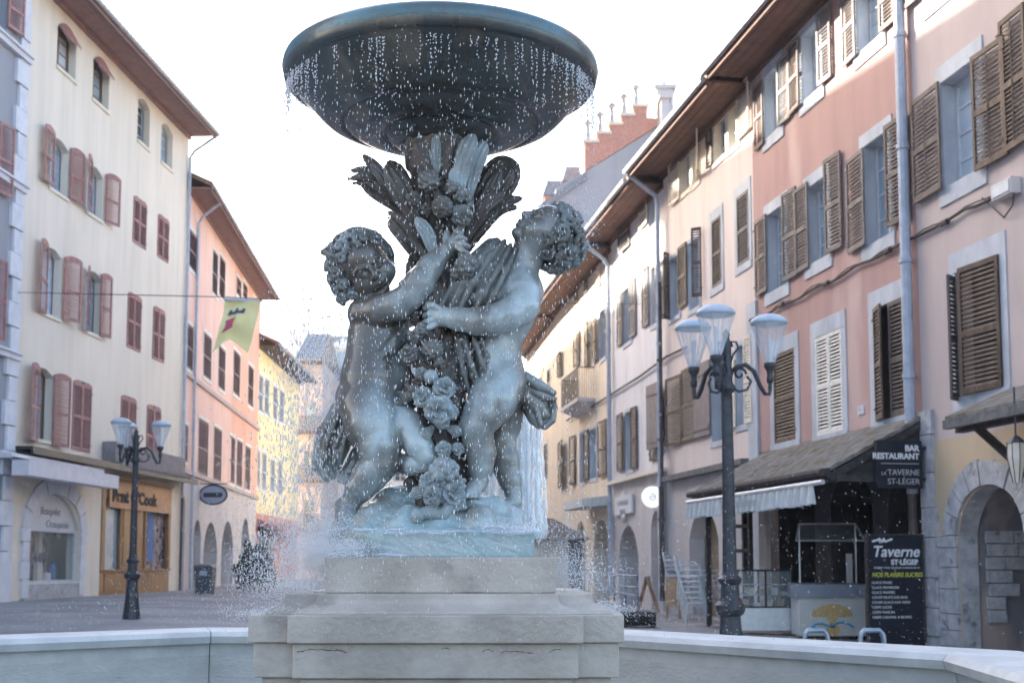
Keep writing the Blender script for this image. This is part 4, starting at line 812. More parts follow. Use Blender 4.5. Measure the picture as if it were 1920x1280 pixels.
    for t, sz, zz, mt_, al, wx in (('BAR', .145, .78, 'inkW', 'RIGHT', 1), ('RESTAURANT', .145, .61, 'inkW', 'RIGHT', .98), ('TAVERNE', .145, .27, 'inkG', 'RIGHT', .98), ('ST-LÉGER', .145, .08, 'inkG', 'RIGHT', 1)):
        text(t, f, -f.N, -f.U, u+g, d0+W*.07, z0+H_*zz, sz*W/.98*1.15, M[mt_], s, align='RIGHT', wx=wx, offs=.004 if mt_ == 'inkW' else 0)
    text('LA', f, -f.N, -f.U, u+g, d1-W*.08, z0+H_*.27, .095*W, M['inkG'], s)
    mb = MB(); mb.box(f, u-.006, u-.001, d0+W*.08, d1-W*.08, z0+H_*.505, z0+H_*.52); mb.build('rule_line', M['inkG'], s)
    # chalk board
    u = a-.08; d0, z1 = f.hitu(1727, 1004, u); d1, z0 = f.hitu(1632, 1206, u)
    s = root('menu_board', f.p(u, 0, z0), 'tall blue-black menu board headed La Taverne St-Léger in white script', 'board', world=True)
    mb = MB(); mb.box(f, u, u+.06, d0, d1, z0, z1); mb.build('board', M['navy'], s); W = d1-d0; mb = MB()
    for q in ((d0-.03, d0, z0, z1), (d1, d1+.03, z0, z1), (d0-.03, d1+.03, z1, z1+.03)): mb.box(f, u-.01, u+.06, *q)
    mb.build('board_frame', M['beam'], s); top = z1
    def tx(t, x, dz, sz, mt_='inkW', **k): text(t, f, -f.N, -f.U, u-.006, d1-W*x, top-dz*W, sz*W, M[mt_], s, ext=.002, **k)
    tx('LA', .20, .12, .12, offs=.003); tx('Taverne', .07, .36, .265, shear=.25, offs=.004, wx=1.0); tx('ST·LÉGER', .42, .50, .125, offs=.004); tx('OUVERT TOUS LES JOURS A PARTIR DE 9H', .10, .57, .045)
    tx('NOS PLAISIRS SUCRES', .06, .71, .105, 'inkY', shear=.2, offs=.002, wx=.92)
    for k, t in enumerate(('GLACE FRAISE', 'GLACE FRAMBOISE', 'GLACE FRAPPEE', 'COUPE FRUITS DES BOIS', 'COUPE GLACE AUX NOIX', 'CREPE SUCRE', 'CREPE MAISON', 'CREPE CARAMEL & BEURRE')): tx(t, .05, .83+.085*k, .06)
    tx_ = [tuple(f.p(u-.006, d1-W*x, top-z*W)) for x, z in ((.08, .10), (.2, .07), (.33, .10), (.45, .06))]; mb = MB(); mb.tube(tx_, .012*W*1.6, 6); mb.build('flourish', M['inkW'], s)
    # freezer cart, facing the square
    cx = at(1562, 1192, 1); 
    def place(px, py, Y): p_ = at(px, py, Y); return p_
    # find depth where base meets the ground
    def gp(px, py):
        Y = 10.
        for _ in range(30): p_ = at(px, py, Y); Y = Y*(EYE-gz(p_.x))/(EYE-p_.z)
        p_ = at(px, py, Y); p_.z = gz(p_.x); return p_
    return gp
gp = tavern()
fr0 = Fr((0, 0, 0), (1, 0, 0), (0, -1, 0))
def freezer():
    p = gp(1562, 1197); s = p.y/F
    h = root('ice_cream_freezer', p, 'cream ice cream freezer with a golden tree print and grey lid, under the tavern canopy', 'freezer'); W = 66*s; H_ = 78*s
    mb = MB(); mb.box(fr0, -W*.93, W*.93, -.65, 0, .05, H_); bd = mb.build('cabinet', M['freezer'], h)
    mb = MB(); mb.hexa([fr0.p(-W, .04, H_+.001), fr0.p(W, .04, H_+.001), fr0.p(W, -.7, H_+.001), fr0.p(-W, -.7, H_+.001), fr0.p(-W, .0, H_+.20), fr0.p(W, .0, H_+.20), fr0.p(W, -.68, H_+.22), fr0.p(-W, -.68, H_+.22)]); mb.box(fr0, -W*1.01, W*1.01, -.72, .05, H_-.02, H_+.02); mb.build('lid', M['freezerTop'], h)
    rng = random.Random(2); mb = MB()
    for k in range(620):
        t = rng.uniform(.12, math.pi-.12); r = (rng.random()**.5)*.36; u = r*math.cos(t)*1.0; z = H_*.50+r*math.sin(t)*.62; sz = rng.uniform(.006, .014); mb.box(fr0, u-sz, u+sz, .001, .003+.002*rng.random(), z-sz, z+sz)
    mb.prism([fr0.p(x, .0025, z) for x, z in ((-.10, H_*.50), (-.05, H_*.40), (-.03, H_*.26), (.03, H_*.26), (.05, H_*.40), (.10, H_*.50))], (0, -.004, 0))
    mb.prism([fr0.p(.12*math.cos(k*math.pi/8), .0025, H_*.21+.10*math.sin(k*math.pi/8)) for k in range(16)], (0, -.004, 0)); mb.build('tree_print', M['ochrePaint'], bd)
    mb = MB(); mb.tube([fr0.p(-.36+.09*k, .004, H_*.27+.02*k*.9+.045*math.sin(k*1.25)) if k < 5 else fr0.p(-.36+.09*k, .004, H_*.40-.03*(k-5)+.03*math.sin(k*1.2)) for k in range(9)], .018, 6); mb.build('ribbon_print', M['cyan'], bd)
    for x in (-W*.8, W*.8): mb = MB(); mb.box(fr0, x-.05, x+.05, -.15, -.05, -.03, .05); mb.build('foot', M['black'], h)
    mb = MB(); y0 = -.62
    T = H_+.22; e = [(-W*.98, 0.0, T+.72), (-W*.66, -.62, T+1.02), (W*.98, -.62, T+1.02), (W*.98, 0, T+.72)]; E_ = [fr0.p(u, d, z) for u, d, z in e]
    for a, b in zip(E_, E_[1:]+E_[:1]): mb.tube([a, b], .014, 6)
    for x in (-W*.66, W*.98): mb.tube([fr0.p(x, -.62, T), fr0.p(x, -.62, T+1.02)], .014, 6)
    mb.build('sneeze_guard_frame', M['alu'], h); MB().quad(*E_).build('guard_glass', M['caseGlass'], h)
    mb = MB(); mb.box(fr0, W*.55, W*.72, -.3, -.28, H_+.221, H_+.221+.5); mb.build('poster', M['greyB'], h)
freezer()
def display_case():
    p = gp(1436, 1190); p2 = p; s = p.y/F; h = root('glass_display_case', p, 'glass display case with shelves on a grey base beside the ice cream freezer', 'display case'); W = 52*s; H_ = 50*s; T = 118*s
    mb = MB(); mb.box(fr0, -W, W, -.7, 0, .08, H_); mb.build('base', M['alu'], h)
    mb = MB()
    for x in (-W, .0, W-.03): mb.box(fr0, x, x+.03, -.03, .0, H_, T); mb.box(fr0, x, x+.03, -.7, -.67, H_, T)
    mb.box(fr0, -W, W, -.03, .005, T, T+.03); mb.box(fr0, -W, W, -.7, -.031, T, T+.02); mb.box(fr0, -W+.03, W-.03, -.02, .004, H_+.001, H_+.03); mb.build('frame', M['black'], h)
    mb = MB(); mb.quad(fr0.p(-W, -.01, H_), fr0.p(W, -.01, H_), fr0.p(W, -.01, T), fr0.p(-W, -.01, T)); mb.build('glass_front', M['caseGlass'], h)
    for z in (.33, .62): mb = MB(); mb.box(fr0, -W+.03, W-.03, -.65, -.05, H_+(T-H_)*z, H_+(T-H_)*z+.015); mb.build('shelf', M['steel'], h)
    rng = random.Random(1)
    for k in range(9): u = -W*.85+W*1.7*k/8; z = H_+.01 if k % 2 else H_+(T-H_)*.33+.016; mb = MB(); mb.box(fr0, u-.06, u+.06, -.45, -.2, z, z+rng.uniform(.04, .16)); mb.build('tray', M[['plate', 'boardwood', 'shCream'][k % 3]], h)
display_case()
def hoop(px, label):
    p = gp(px, 1222); p = at(px, 1228, 11.2); p.z = gz(p.x); h = root('bicycle_hoop', p, label, 'bike rack', 'bicycle hoops by the basin'); w_ = 22*p.y/F; z1 = at(px, 1181, 11.2).z-p.z; pts = [(-w_, 0, 0), (-w_, 0, z1-.08), (-w_*.9, 0, z1-.03), (-w_*.65, 0, z1), (w_*.65, 0, z1), (w_*.9, 0, z1-.03), (w_, 0, z1-.08), (w_, 0, 0)]
    mb = MB(); mb.tube(pts, .022, 10); o = mb.build('hoop_tube', M['steel'], h, smooth=True)
    for x in (-w_, w_): mb = MB(); mb.lathe((x, 0, 0), [(0, .012), (.07, .012), (.07, 0)], 14); mb.build('floor_flange', M['steel'], h)
    return h
hoop(1531, 'bent steel bicycle hoop in front of the left end of the freezer'); hoop(1636, 'bent steel bicycle hoop in front of the menu board')

# ------------------------------------------------------------------ street lamps
def make_lamp(loc, label, rz):
    h = root('street_lamp', loc, label, 'street lamp', 'three armed iron street lamps', rz=rz)
    mb = MB(); n = 8
    mb.lathe((0, 0, 0), [(.0, 0), (.165, 0), (.165, .05), (.155, .10), (.128, .30), (.105, .55), (.095, .70)], n); mb.build('pedestal', M['iron'], h)
    mb = MB(); mb.lathe((0, 0, 0), [(.095, .70), (.125, .72), (.140, .76), (.140, .80), (.105, .84), (.09, .88), (.085, .99), (.105, 1.01), (.115, 1.045), (.08, 1.08), (.066, 1.12)], 20); mb.build('collar', M['iron'], h, smooth=False)
    mb = MB(); mb.lathe((0, 0, 0), [(.068, 1.11), (.060, 1.8), (.052, 2.72), (.050, 2.80), (.075, 2.82), (.085, 2.86), (.06, 2.90), (.055, 2.95), (.065, 2.98), (.05, 3.02), (.048, 3.28), (.03, 3.34), (.04, 3.37), (.0, 3.43)], 16); mb.build('post', M['iron'], h, smooth=True)
    for k, a in enumerate((R(8), R(128), R(248))):
        c, s = math.cos(a), math.sin(a); P = lambda r, z: (r*c, r*s, z); Rr = .43
        arm = MB(); arm.tube([P(.04, 3.0), P(.10, 3.06), P(.19, 3.08), P(.27, 3.02), P(.33, 2.88), P(.38, 2.80), P(.42, 2.80), P(Rr, 2.86), P(Rr, 2.98)], [.022, .022, .023, .023, .022, .021, .021, .02, .02], 8)
        arm.tube([P(.13+.065*math.cos(t*.5)*(1-t*.055), 2.99+.065*math.sin(t*.5)*(1-t*.055)) for t in range(14)], .012, 6)
        arm.tube([P(.05, 2.86), P(.12, 2.82), P(.20, 2.84), P(.24, 2.92), P(.20, 2.97)], .013, 6); arm.tube([P(.04, 3.1), P(.07, 3.18), P(.12, 3.24), P(.10, 3.30), (P(.05, 3.30)), P(.06, 3.25)], .011, 6)
        ao = arm.build('arm', M['iron'], h, smooth=True)
        cu = MB(); cu.lathe((Rr*c, Rr*s, 0), [(.0, 2.90), (.028, 2.91), (.035, 2.95), (.028, 2.98), (.03, 3.02), (.055, 3.06), (.062, 3.10), (0, 3.10)], 14); lo = cu.build('lantern_cup', M['iron'], h, smooth=True)
        g = MB(); g.lathe((Rr*c, Rr*s, 0), [(.045, 3.10), (.165, 3.455), (.178, 3.485)], 10); g.build('lantern_glass', M['glassLamp'], lo)
        g = MB()
        for kk in range(10): ga = 2*math.pi*kk/10; g.tube([(Rr*c+.046*math.cos(ga), Rr*s+.046*math.sin(ga), 3.10), (Rr*c+.176*math.cos(ga), Rr*s+.176*math.sin(ga), 3.47)], .0035, 4)
        g.build('glass_ribs', M['lampTop'], lo)
        t = MB(); t.lathe((Rr*c, Rr*s, 0), [(0, 3.47), (.12, 3.47), (.178, 3.478), (.183, 3.492), (.165, 3.525), (.11, 3.56), (.05, 3.575), (0, 3.578)], 24); t.build('lantern_cap', M['lampTop'], lo, smooth=True)
        b = MB(); b.lathe((Rr*c, Rr*s, 0), [(0, 3.12), (.018, 3.12), (.02, 3.35), (0, 3.38)], 8); b.build('bulb_tube', M['plate'], lo)
    return h
p = gp(246, 1160); make_lamp(p, 'iron street lamp with three glass cones in front of the wooden shopfront', 0)
p = at(1368, HOR, 12.1); make_lamp((p.x, 12.1, gz(p.x)), 'iron street lamp with three glass cones rising beside the mossy canopy', 0)
# ------------------------------------------------------------------ basin
def basin():
    V0 = at(390, 1178, 6.9); V2 = at(1845, 1224, 5.12); V0 = Vector((V0.x, V0.y)); V2 = Vector((V2.x, V2.y)); ch = V2-V0; side = ch.length/1.848
    a0 = math.atan2(ch.y, ch.x)+R(22.5); pts = []; p = V0.copy(); a = a0
    for k in range(8): pts.append(p.copy()); p = p+Vector((math.cos(a), math.sin(a)))*side; a -= R(45)
    c = sum(pts, Vector((0, 0)))/8
    h = root('fountain_basin', (c.x, c.y, -.45), 'pale stone octagonal fountain basin wall with rounded coping, around the pedestal', 'basin', world=True)
    ztop = at(390, 1178, 6.9).z
    for k in range(8):
        A, B = pts[k], pts[(k+1) % 8]; ia, ib = c+(A-c)*.945, c+(B-c)*.945; oa, ob = c+(A-c)*1.05, c+(B-c)*1.05; n = 40
        V = []; prof = [(.965, -.45), (.955, ztop-.13), (.951, ztop-.07), (.935, ztop-.065), (.930, ztop-.03), (.938, ztop-.006), (.955, ztop), (1.06, ztop), (1.075, ztop-.008), (1.08, ztop-.03), (1.075, ztop-.065), (1.055, ztop-.07), (1.05, ztop-.13), (1.05, -.45)]
        for (s, z) in prof:
            for j in range(n+1):
                q = c+((A+(B-A)*(.0012+.9976*j/n))-c)*s; V.append((q.x, q.y, z))
        Fc = [(i*(n+1)+j, i*(n+1)+j+1, (i+1)*(n+1)+j+1, (i+1)*(n+1)+j) for i in range(len(prof)-1) for j in range(n)]
        lo = [f for i, f in enumerate(Fc) if i//n in (0, 11, 12)]; hi = [f for i, f in enumerate(Fc) if i//n not in (0, 11, 12)]
        hi += [tuple(i*(n+1) for i in range(1, 12)), tuple(i*(n+1)+n for i in range(11, 0, -1))]
        used = sorted({i for f in lo for i in f}); mp = {o: i for i, o in enumerate(used)}
        mesh_obj('wall_panel', [V[i] for i in used], [tuple(mp[i] for i in f) for f in lo], M['basin'], h)
        used = sorted({i for f in hi for i in f}); mp = {o: i for i, o in enumerate(used)}
        mesh_obj('coping_stone', [V[i] for i in used], [tuple(mp[i] for i in f) for f in hi], M['coping'], h)
    n = 90; V = [(c.x, c.y, .02)]; 
    poly = [c+(p_-c)*.962 for p_ in pts]; o = mesh_obj('water', [(p_.x, p_.y, .08) for p_ in poly], [tuple(range(7, -1, -1))], M['poolwater']); tag(o, kind='structure')
    return c
M['poolwater'] = mat('pool_water', (.10, .14, .15), rough=.08, bump=.8, bscale=14, spec=.8)
basin()

# ------------------------------------------------------------------ fountain: implicit sculpting
ZF = 4.8
def q(px, py, dd=0): return np.array(at(px, py, ZF+dd/500.))
PX = .002
class Vol:
    def __init__(s, lo, hi, h):
        s.lo = np.array(lo, float); s.h = h; s.n = np.ceil((np.array(hi)-s.lo)/h).astype(int)+1
        s.ax = [(s.lo[i]+h*np.arange(s.n[i])).astype(np.float32) for i in range(3)]; s.d = np.full(s.n, 9., np.float32)
    def sl(s, lo, hi):
        a = np.clip(np.floor((np.array(lo)-s.lo)/s.h).astype(int), 0, s.n); b = np.clip(np.ceil((np.array(hi)-s.lo)/s.h).astype(int)+1, 0, s.n)
        return tuple(slice(a[i], b[i]) for i in range(3))
    def op(s, fn, lo, hi, k=.01, mode='u'):
        pad = k+2.5*s.h; S = s.sl(np.array(lo)-pad, np.array(hi)+pad); a = s.d[S]
        if a.size == 0: return
        v = fn(s.ax[0][S[0]][:, None, None], s.ax[1][S[1]][None, :, None], s.ax[2][S[2]][None, None, :])
        if mode == 'u':
            h = np.clip(.5+.5*(a-v)/k, 0, 1); s.d[S] = a*(1-h)+v*h-k*h*(1-h)
        elif mode == 's':
            h = np.clip(.5-.5*(a+v)/k, 0, 1); s.d[S] = a*(1-h)-v*h+k*h*(1-h)
        elif mode == 'a': s.d[S] = a+v
    def cap(s, a, b, ra, rb, k=.01, mode='u'):
        a = np.asarray(a, float); b = np.asarray(b, float); ab = b-a; L2 = float(ab@ab)+1e-9; r = max(ra, rb)
        def fn(X, Y, Z):
            t = np.clip(((X-a[0])*ab[0]+(Y-a[1])*ab[1]+(Z-a[2])*ab[2])/L2, 0, 1)
            return np.sqrt((X-a[0]-t*ab[0])**2+(Y-a[1]-t*ab[1])**2+(Z-a[2]-t*ab[2])**2)-(ra+(rb-ra)*t)
        s.op(fn, np.minimum(a, b)-r, np.maximum(a, b)+r, k, mode)
    def sph(s, c, r, k=.01, mode='u'): s.cap(c, np.asarray(c)+1e-5, r, r, k, mode)
    def ell(s, c, ax, rad, k=.01, mode='u'):
        """ax: 3 orthonormal rows"""
        c = np.asarray(c, float); ax = np.asarray(ax, float); rad = np.asarray(rad, float); m = float(rad.max())
        def fn(X, Y, Z):
            x, y, z = X-c[0], Y-c[1], Z-c[2]; k0 = 0; k1 = 0
            for i in range(3):
                t = x*ax[i][0]+y*ax[i][1]+z*ax[i][2]; k0 = k0+(t/rad[i])**2; k1 = k1+(t/rad[i]**2)**2
            k0 = np.sqrt(k0)+1e-9; return k0*(k0-1)/(np.sqrt(k1)+1e-9)
        s.op(fn, c-m, c+m, k, mode)
    def chain(s, pts, k=.012, mode='u'):
        """pts: (px, py, dd, r) in photo pixels at the fountain"""
        P = [(q(p[0], p[1], p[2]), p[3]*PX) for p in pts]
        for (a, ra), (b, rb) in zip(P[:-1], P[1:]): s.cap(a, b, ra, rb, k, mode)
    def mesh(s):
        d = s.d; neg = d < 0; n = np.array(d.shape)-1; c = np.zeros(n, np.int8)
        corners = [(i, j, k) for i in (0, 1) for j in (0, 1) for k in (0, 1)]
        for i, j, k in corners: c += neg[i:n[0]+i, j:n[1]+j, k:n[2]+k]
        mask = (c > 0) & (c < 8); cells = np.argwhere(mask); idx = np.full(n, -1, np.int64); idx[mask] = np.arange(len(cells))
        acc = np.zeros((len(cells), 3)); cnt = np.zeros(len(cells))
        for a in corners:
            for ax in range(3):
                if a[ax]: continue
                b = list(a); b[ax] = 1
                da = d[cells[:, 0]+a[0], cells[:, 1]+a[1], cells[:, 2]+a[2]]; db = d[cells[:, 0]+b[0], cells[:, 1]+b[1], cells[:, 2]+b[2]]
                x = (da < 0) != (db < 0); t = np.where(x, da/np.where(x, da-db, 1), 0); p = np.array(a, float)+0*acc; p[:, ax] += t; acc += p*x[:, None]; cnt += x
        V = (cells+acc/cnt[:, None])*s.h+s.lo; Fs = []
        for ax in range(3):
            o1, o2 = [(1, 2), (2, 0), (0, 1)][ax]
            e = [slice(1, None)]*3; e[ax] = slice(0, -1); A = neg[tuple(e)]; e2 = [slice(1, None)]*3; B = neg[tuple(e2)]
            # trim to interior
            sh = [n[0]-1, n[1]-1, n[2]-1]; sh[ax] = n[ax]
            lo = [1, 1, 1]; lo[ax] = 0
            S0 = tuple(slice(lo[i], lo[i]+sh[i]) for i in range(3)); S1 = list(S0); S1[ax] = slice(lo[ax]+1, lo[ax]+1+sh[ax]); A = neg[S0]; B = neg[tuple(S1)]
            E = np.argwhere(A != B)+np.array(lo); up = A[A != B]
            def I(d1, d2):
                t = E.copy(); t[:, o1] -= d1; t[:, o2] -= d2; return idx[t[:, 0], t[:, 1], t[:, 2]]
            Q = np.stack([I(0, 0), I(1, 0), I(1, 1), I(0, 1)], 1); Q[~up] = Q[~up][:, ::-1]; Fs.append(Q)
        Fq = np.concatenate(Fs); return V, Fq[(Fq >= 0).all(1)]
    def build(s, name, m, parent):
        V, Fq = s.mesh(); return mesh_obj(name, V, Fq, m, parent, smooth=True)
def volpx(x0, x1, y0, y1, d0, d1, h): 
    a = q(x0, y1, d0); b = q(x1, y0, d1); a2 = q(x0, y1, d1); b2 = q(x1, y0, d0); A = np.array([a, b, a2, b2]); return Vol(A.min(0), A.max(0), h)
def ortho(u, f):
    u = np.array(u, float); u /= np.linalg.norm(u); f = np.array(f, float); f -= u*(f@u); f /= np.linalg.norm(f); r = np.cross(f, u); return r, u, f
FR = root('bronze_fountain', at(820, 1290, ZF), 'bronze fountain with two putti carrying a wide bowl on a stepped stone pedestal', 'fountain', world=True)

def head(v, C, u, f, s):
    r, u, f = ortho(u, f); C = np.asarray(C, float)
    P = lambda x, y, z: C+(r*x+u*y+f*z)*s
    E = lambda c, rad, k=.01, mode='u', ax=None: v.ell(P(*c), ax if ax is not None else (r, u, f), np.array(rad)*s, k, mode)
    K = lambda a, b, ra, rb, k=.006, mode='u': v.cap(P(*a), P(*b), ra*s, rb*s, k, mode)
    E((0, .18, -.12), (.84, .84, .92)); E((0, -.28, .22), (.70, .70, .66), .03); E((0, .28, .42), (.60, .46, .44), .02)
    for x in (-1, 1):
        E((.38*x, -.42, .52), (.34, .32, .30), .018)
        E((.30*x, -.02, .96), (.19, .115, .14), .010, 's'); E((.30*x, -.035, .76), (.155, .125, .125), .003)
        K((.12*x, .10, .90), (.32*x, .165, .86), .05, .055); K((.32*x, .165, .86), (.52*x, .08, .70), .055, .04)
        K((.17*x, .03, .875), (.30*x, .07, .885), .022, .026, .003); K((.30*x, .07, .885), (.45*x, .0, .80), .026, .02, .003)
        K((.17*x, -.10, .87), (.31*x, -.145, .87), .018, .02, .003); K((.31*x, -.145, .87), (.44*x, -.08, .80), .02, .016, .003)
        E((.105*x, -.30, .93), (.085, .07, .09), .006)
        E((.84*x, -.12, .0), (.09, .25, .17), .008); E((.93*x, -.10, .04), (.06, .14, .09), .006, 's')
    K((0, .06, .84), (0, -.24, 1.0), .065, .10, .010); E((0, -.27, 1.02), (.105, .09, .09), .006)
    E((0, -.54, .80), (.30, .20, .16), .012)
    K((-.20, -.55, .86), (0, -.505, .955), .028, .05, .004); K((.20, -.55, .86), (0, -.505, .955), .028, .05, .004)
    K((-.13, -.63, .87), (.13, -.63, .87), .05, .05, .005); K((-.22, -.575, .90), (.22, -.575, .90), .022, .022, .003, 's')
    E((0, -.84, .66), (.22, .17, .20), .016); K((-.12, -.73, .84), (.12, -.73, .84), .025, .025, .008, 's')
    return r, u, f
def curl(v, c, n, s, rng, turn=2.2, spin=1):
    """flat spiral lock on the surface at c with normal n"""
    n = n/np.linalg.norm(n); a = np.cross(n, [.3, .2, 1.]); a /= np.linalg.norm(a); b = np.cross(n, a); t0 = rng.uniform(0, 6.28); N = 13; P = []
    for i in range(N):
        t = i/(N-1); ang = t0+spin*t*turn*math.pi; rr = s*(1.0-.85*t); P.append(c+(a*math.cos(ang)+b*math.sin(ang))*rr+n*s*(.15+.38*t))
    for i in range(N-1): v.cap(P[i], P[i+1], s*(.40-.14*i/N), s*(.40-.14*(i+1)/N), .0025)
def hairdo(v, C, r, u, f, s, rng, n, lim, size=.24, shell=(.88, .90, .96), strands=()):
    C = np.asarray(C, float); P = lambda x, y, z: C+(r*x+u*y+f*z)*s
    cnt = 0; tries = 0; pts = []
    while cnt < n and tries < 9000:
        tries += 1; d = rng.normal(size=3); d /= np.linalg.norm(d)
        if not lim(d): continue
        if any(np.dot(d, p_) > math.cos(size*1.18) for p_ in pts): continue
        pts.append(d); cnt += 1; c = P(d[0]*shell[0], .15+d[1]*shell[1], -.12+d[2]*shell[2]); nn = r*d[0]+u*d[1]+f*d[2]
        curl(v, c, nn, s*size*rng.uniform(.8, 1.15), rng, rng.uniform(1.7, 2.6), 1 if rng.random() < .5 else -1)
    for st in strands:
        Q = [P(*p_[:3]) for p_ in st]; R_ = [p_[3]*s for p_ in st]
        for i in range(len(Q)-1): v.cap(Q[i], Q[i+1], R_[i], R_[i+1], .0025)
def cover(v, C, r, u, f, s, lim, rad=(.90, .92, .98), k=.004):
    """hair cap: skull ellipsoid limited by half spaces"""
    C = np.asarray(C, float); c = C+(u*.15-f*.12)*s; ax = np.array([r, u, f]); R3 = np.array(rad)*s; m = float(R3.max())
    def fn(X, Y, Z):
        x, y, z = X-c[0], Y-c[1], Z-c[2]; T = [x*a[0]+y*a[1]+z*a[2] for a in ax]; k0 = 0; k1 = 0
        for i in range(3): k0 = k0+(T[i]/R3[i])**2; k1 = k1+(T[i]/R3[i]**2)**2
        k0 = np.sqrt(k0)+1e-9; d = k0*(k0-1)/(np.sqrt(k1)+1e-9); d = d+s*.035*np.sin(T[0]/s*22+4*np.sin(T[1]/s*7))*np.sin(T[2]/s*9)
        return np.maximum(d, lim(T[0]/s, T[1]/s, T[2]/s)*s)
    v.op(fn, c-m, c+m, k)
def finger(v, pts, r=6., k=.003):
    v.chain([(*p_, r*(1-.08*i)) for i, p_ in enumerate(pts)], k)

rng = np.random.default_rng(3)
def putto_left():
    v = volpx(560, 905, 405, 1010, -125, 130, .0042)
    # torso
    v.chain([(706, 592, 8, 40), (704, 625, 4, 49), (702, 668, 0, 51), (698, 710, -4, 57), (692, 752, 0, 58)], .03)
    v.chain([(735, 615, 20, 34), (742, 650, 20, 30), (735, 700, 5, 38)], .03)
    v.chain([(688, 560, 0, 26), (700, 585, 5, 34)], .02)
    # near thigh, knee, calf, foot
    v.chain([(690, 760, -22, 56), (700, 800, -42, 51), (712, 838, -55, 38), (716, 862, -58, 32)], .02)
    v.chain([(716, 872, -60, 30), (694, 890, -50, 33), (675, 914, -42, 28), (660, 938, -36, 19), (652, 955, -34, 18)], .005)
    v.chain([(655, 742, 5, 2.5), (662, 790, -38, 3), (690, 838, -70, 3)], .010, 's'); v.chain([(668, 745, 20, 40)]*2, .02)
    v.chain([(648, 950, -30, 20), (650, 968, -44, 20), (656, 978, -52, 15)], .012)
    for i in range(5): x = 640+i*8.5; finger(v, [(x, 968+i*1.2, -58), (x+1, 984+i*1.5, -64), (x+1.5, 991+i*1.0, -62)], 6.5-.6*i if i else 6)
    # far leg folded against the garland, foot behind
    v.chain([(735, 770, -12, 34), (764, 798, -44, 29), (784, 834, -56, 26), (798, 856, -56, 24)], .012)
    v.chain([(800, 866, -50, 23), (772, 872, -50, 20), (748, 866, -30, 20), (700, 862, 20, 20), (668, 858, 34, 15)], .004)
    v.chain([(672, 850, 30, 15), (664, 868, 24, 15), (652, 888, 20, 14)], .01)
    for i in range(5): finger(v, [(640+i*5, 888+i*2, 14-3*i), (637+i*5, 901+i*1.5, 10-3*i)], 5.5)
    # near arm reaching up to the flowers
    v.chain([(682, 588, -18, 31), (712, 583, -38, 30), (745, 572, -52, 28), (768, 556, -58, 26), (786, 532, -56, 28), (808, 500, -50, 24), (832, 472, -44, 17)], .014)
    v.chain([(832, 472, -44, 17), (846, 458, -42, 20), (856, 452, -40, 19)], .01)
    for i, (x, y) in enumerate([(856, 434), (864, 445), (869, 458), (868, 471)]): finger(v, [(850+i, 446+i*5, -52), (x, y, -66), (x+8, y+4, -58), (x+7, y+8, -46)], 6.2)
    finger(v, [(838, 462, -55), (835, 448, -62), (838, 436, -60)], 7)
    # far arm, behind the column
    v.chain([(728, 598, 30, 26), (765, 590, 55, 24), (800, 575, 60, 20), (825, 560, 50, 15)], .012)
    # folds of the sash across the waist
    for k_, (dy, rr) in enumerate([(0, 6), (11, 7), (22, 5)]): v.chain([(760, 612+dy, -14, rr), (738, 636+dy, -38, rr), (712, 662+dy, -50, rr), (682, 686+dy, -46, rr), (655, 706+dy, -26, rr), (645, 716+dy, 0, rr)], .006)
    # belly fold, navel
    pass
    # face
    C = q(682, 498, -8); r, u, f = head(v, C, (-.50, -.42, .76), (.52, -.62, -.60), .124)
    body = v.build('putto', M['bronze'], FR); body['label'] = 'putto on the left, reaching up to the flowers'
    hv = volpx(590, 775, 395, 590, -90, 90, .0028)
    lim = lambda x, y, z: np.maximum(z-.48+.30*np.clip(-y, 0, 1)*1.2-.25*np.clip(y, 0, 1), -y-.55)
    cover(hv, C, r, u, f, .124, lim)
    hairdo(hv, C, r, u, f, .124, rng, 44, lambda d: (d[2] < .52+.25*d[1]) and d[1] > -.62 and not (d[2] > .28 and d[1] < .35) or (d[2] < .15 and d[1] > -.75), .25)
    st = [[(-.75+.3*k, .55+.10*math.sin(k), .55, .07), (-.5+.3*k, .85, .32, .085), (-.3+.28*k, 1.02, .0, .09), (-.2+.2*k, 1.0, -.35, .08)] for k in range(5)]
    hairdo(hv, C, r, u, f, .124, rng, 0, None, strands=st)
    for x_, y_, dd_ in [(622, 476, 10), (617, 500, 5), (624, 524, 0), (634, 543, -5), (648, 556, -5), (662, 552, -25), (646, 530, -35), (634, 508, -38), (640, 560, 15), (628, 535, 25), (630, 486, -35)]:
        c_ = q(x_, y_, dd_); hv.sph(c_, .020, .006); n_ = c_-C; n_ = n_/np.linalg.norm(n_)+np.array([0, -.6, 0]); curl(hv, c_+n_*.004, n_, .022, rng, 2.2)
    hv.build('hair', M['hair'], body)
    # cloth hanging behind
    c = volpx(570, 760, 700, 925, -60, 110, .0042)
    for (pts) in [[(668, 735, 30, 14), (636, 770, 25, 17), (610, 815, 20, 18), (600, 860, 14, 16), (610, 892, 10, 9)], [(672, 745, 45, 14), (640, 800, 48, 18), (618, 850, 42, 18), (622, 890, 36, 10)],
                  [(680, 760, 10, 12), (655, 805, 2, 14), (640, 845, 0, 13), (634, 872, 2, 8)], [(660, 740, 60, 16), (625, 800, 70, 18), (603, 850, 60, 16)], [(600, 842, 18, 12), (596, 872, 22, 12), (612, 898, 24, 8)]]: c.chain(pts, .007)
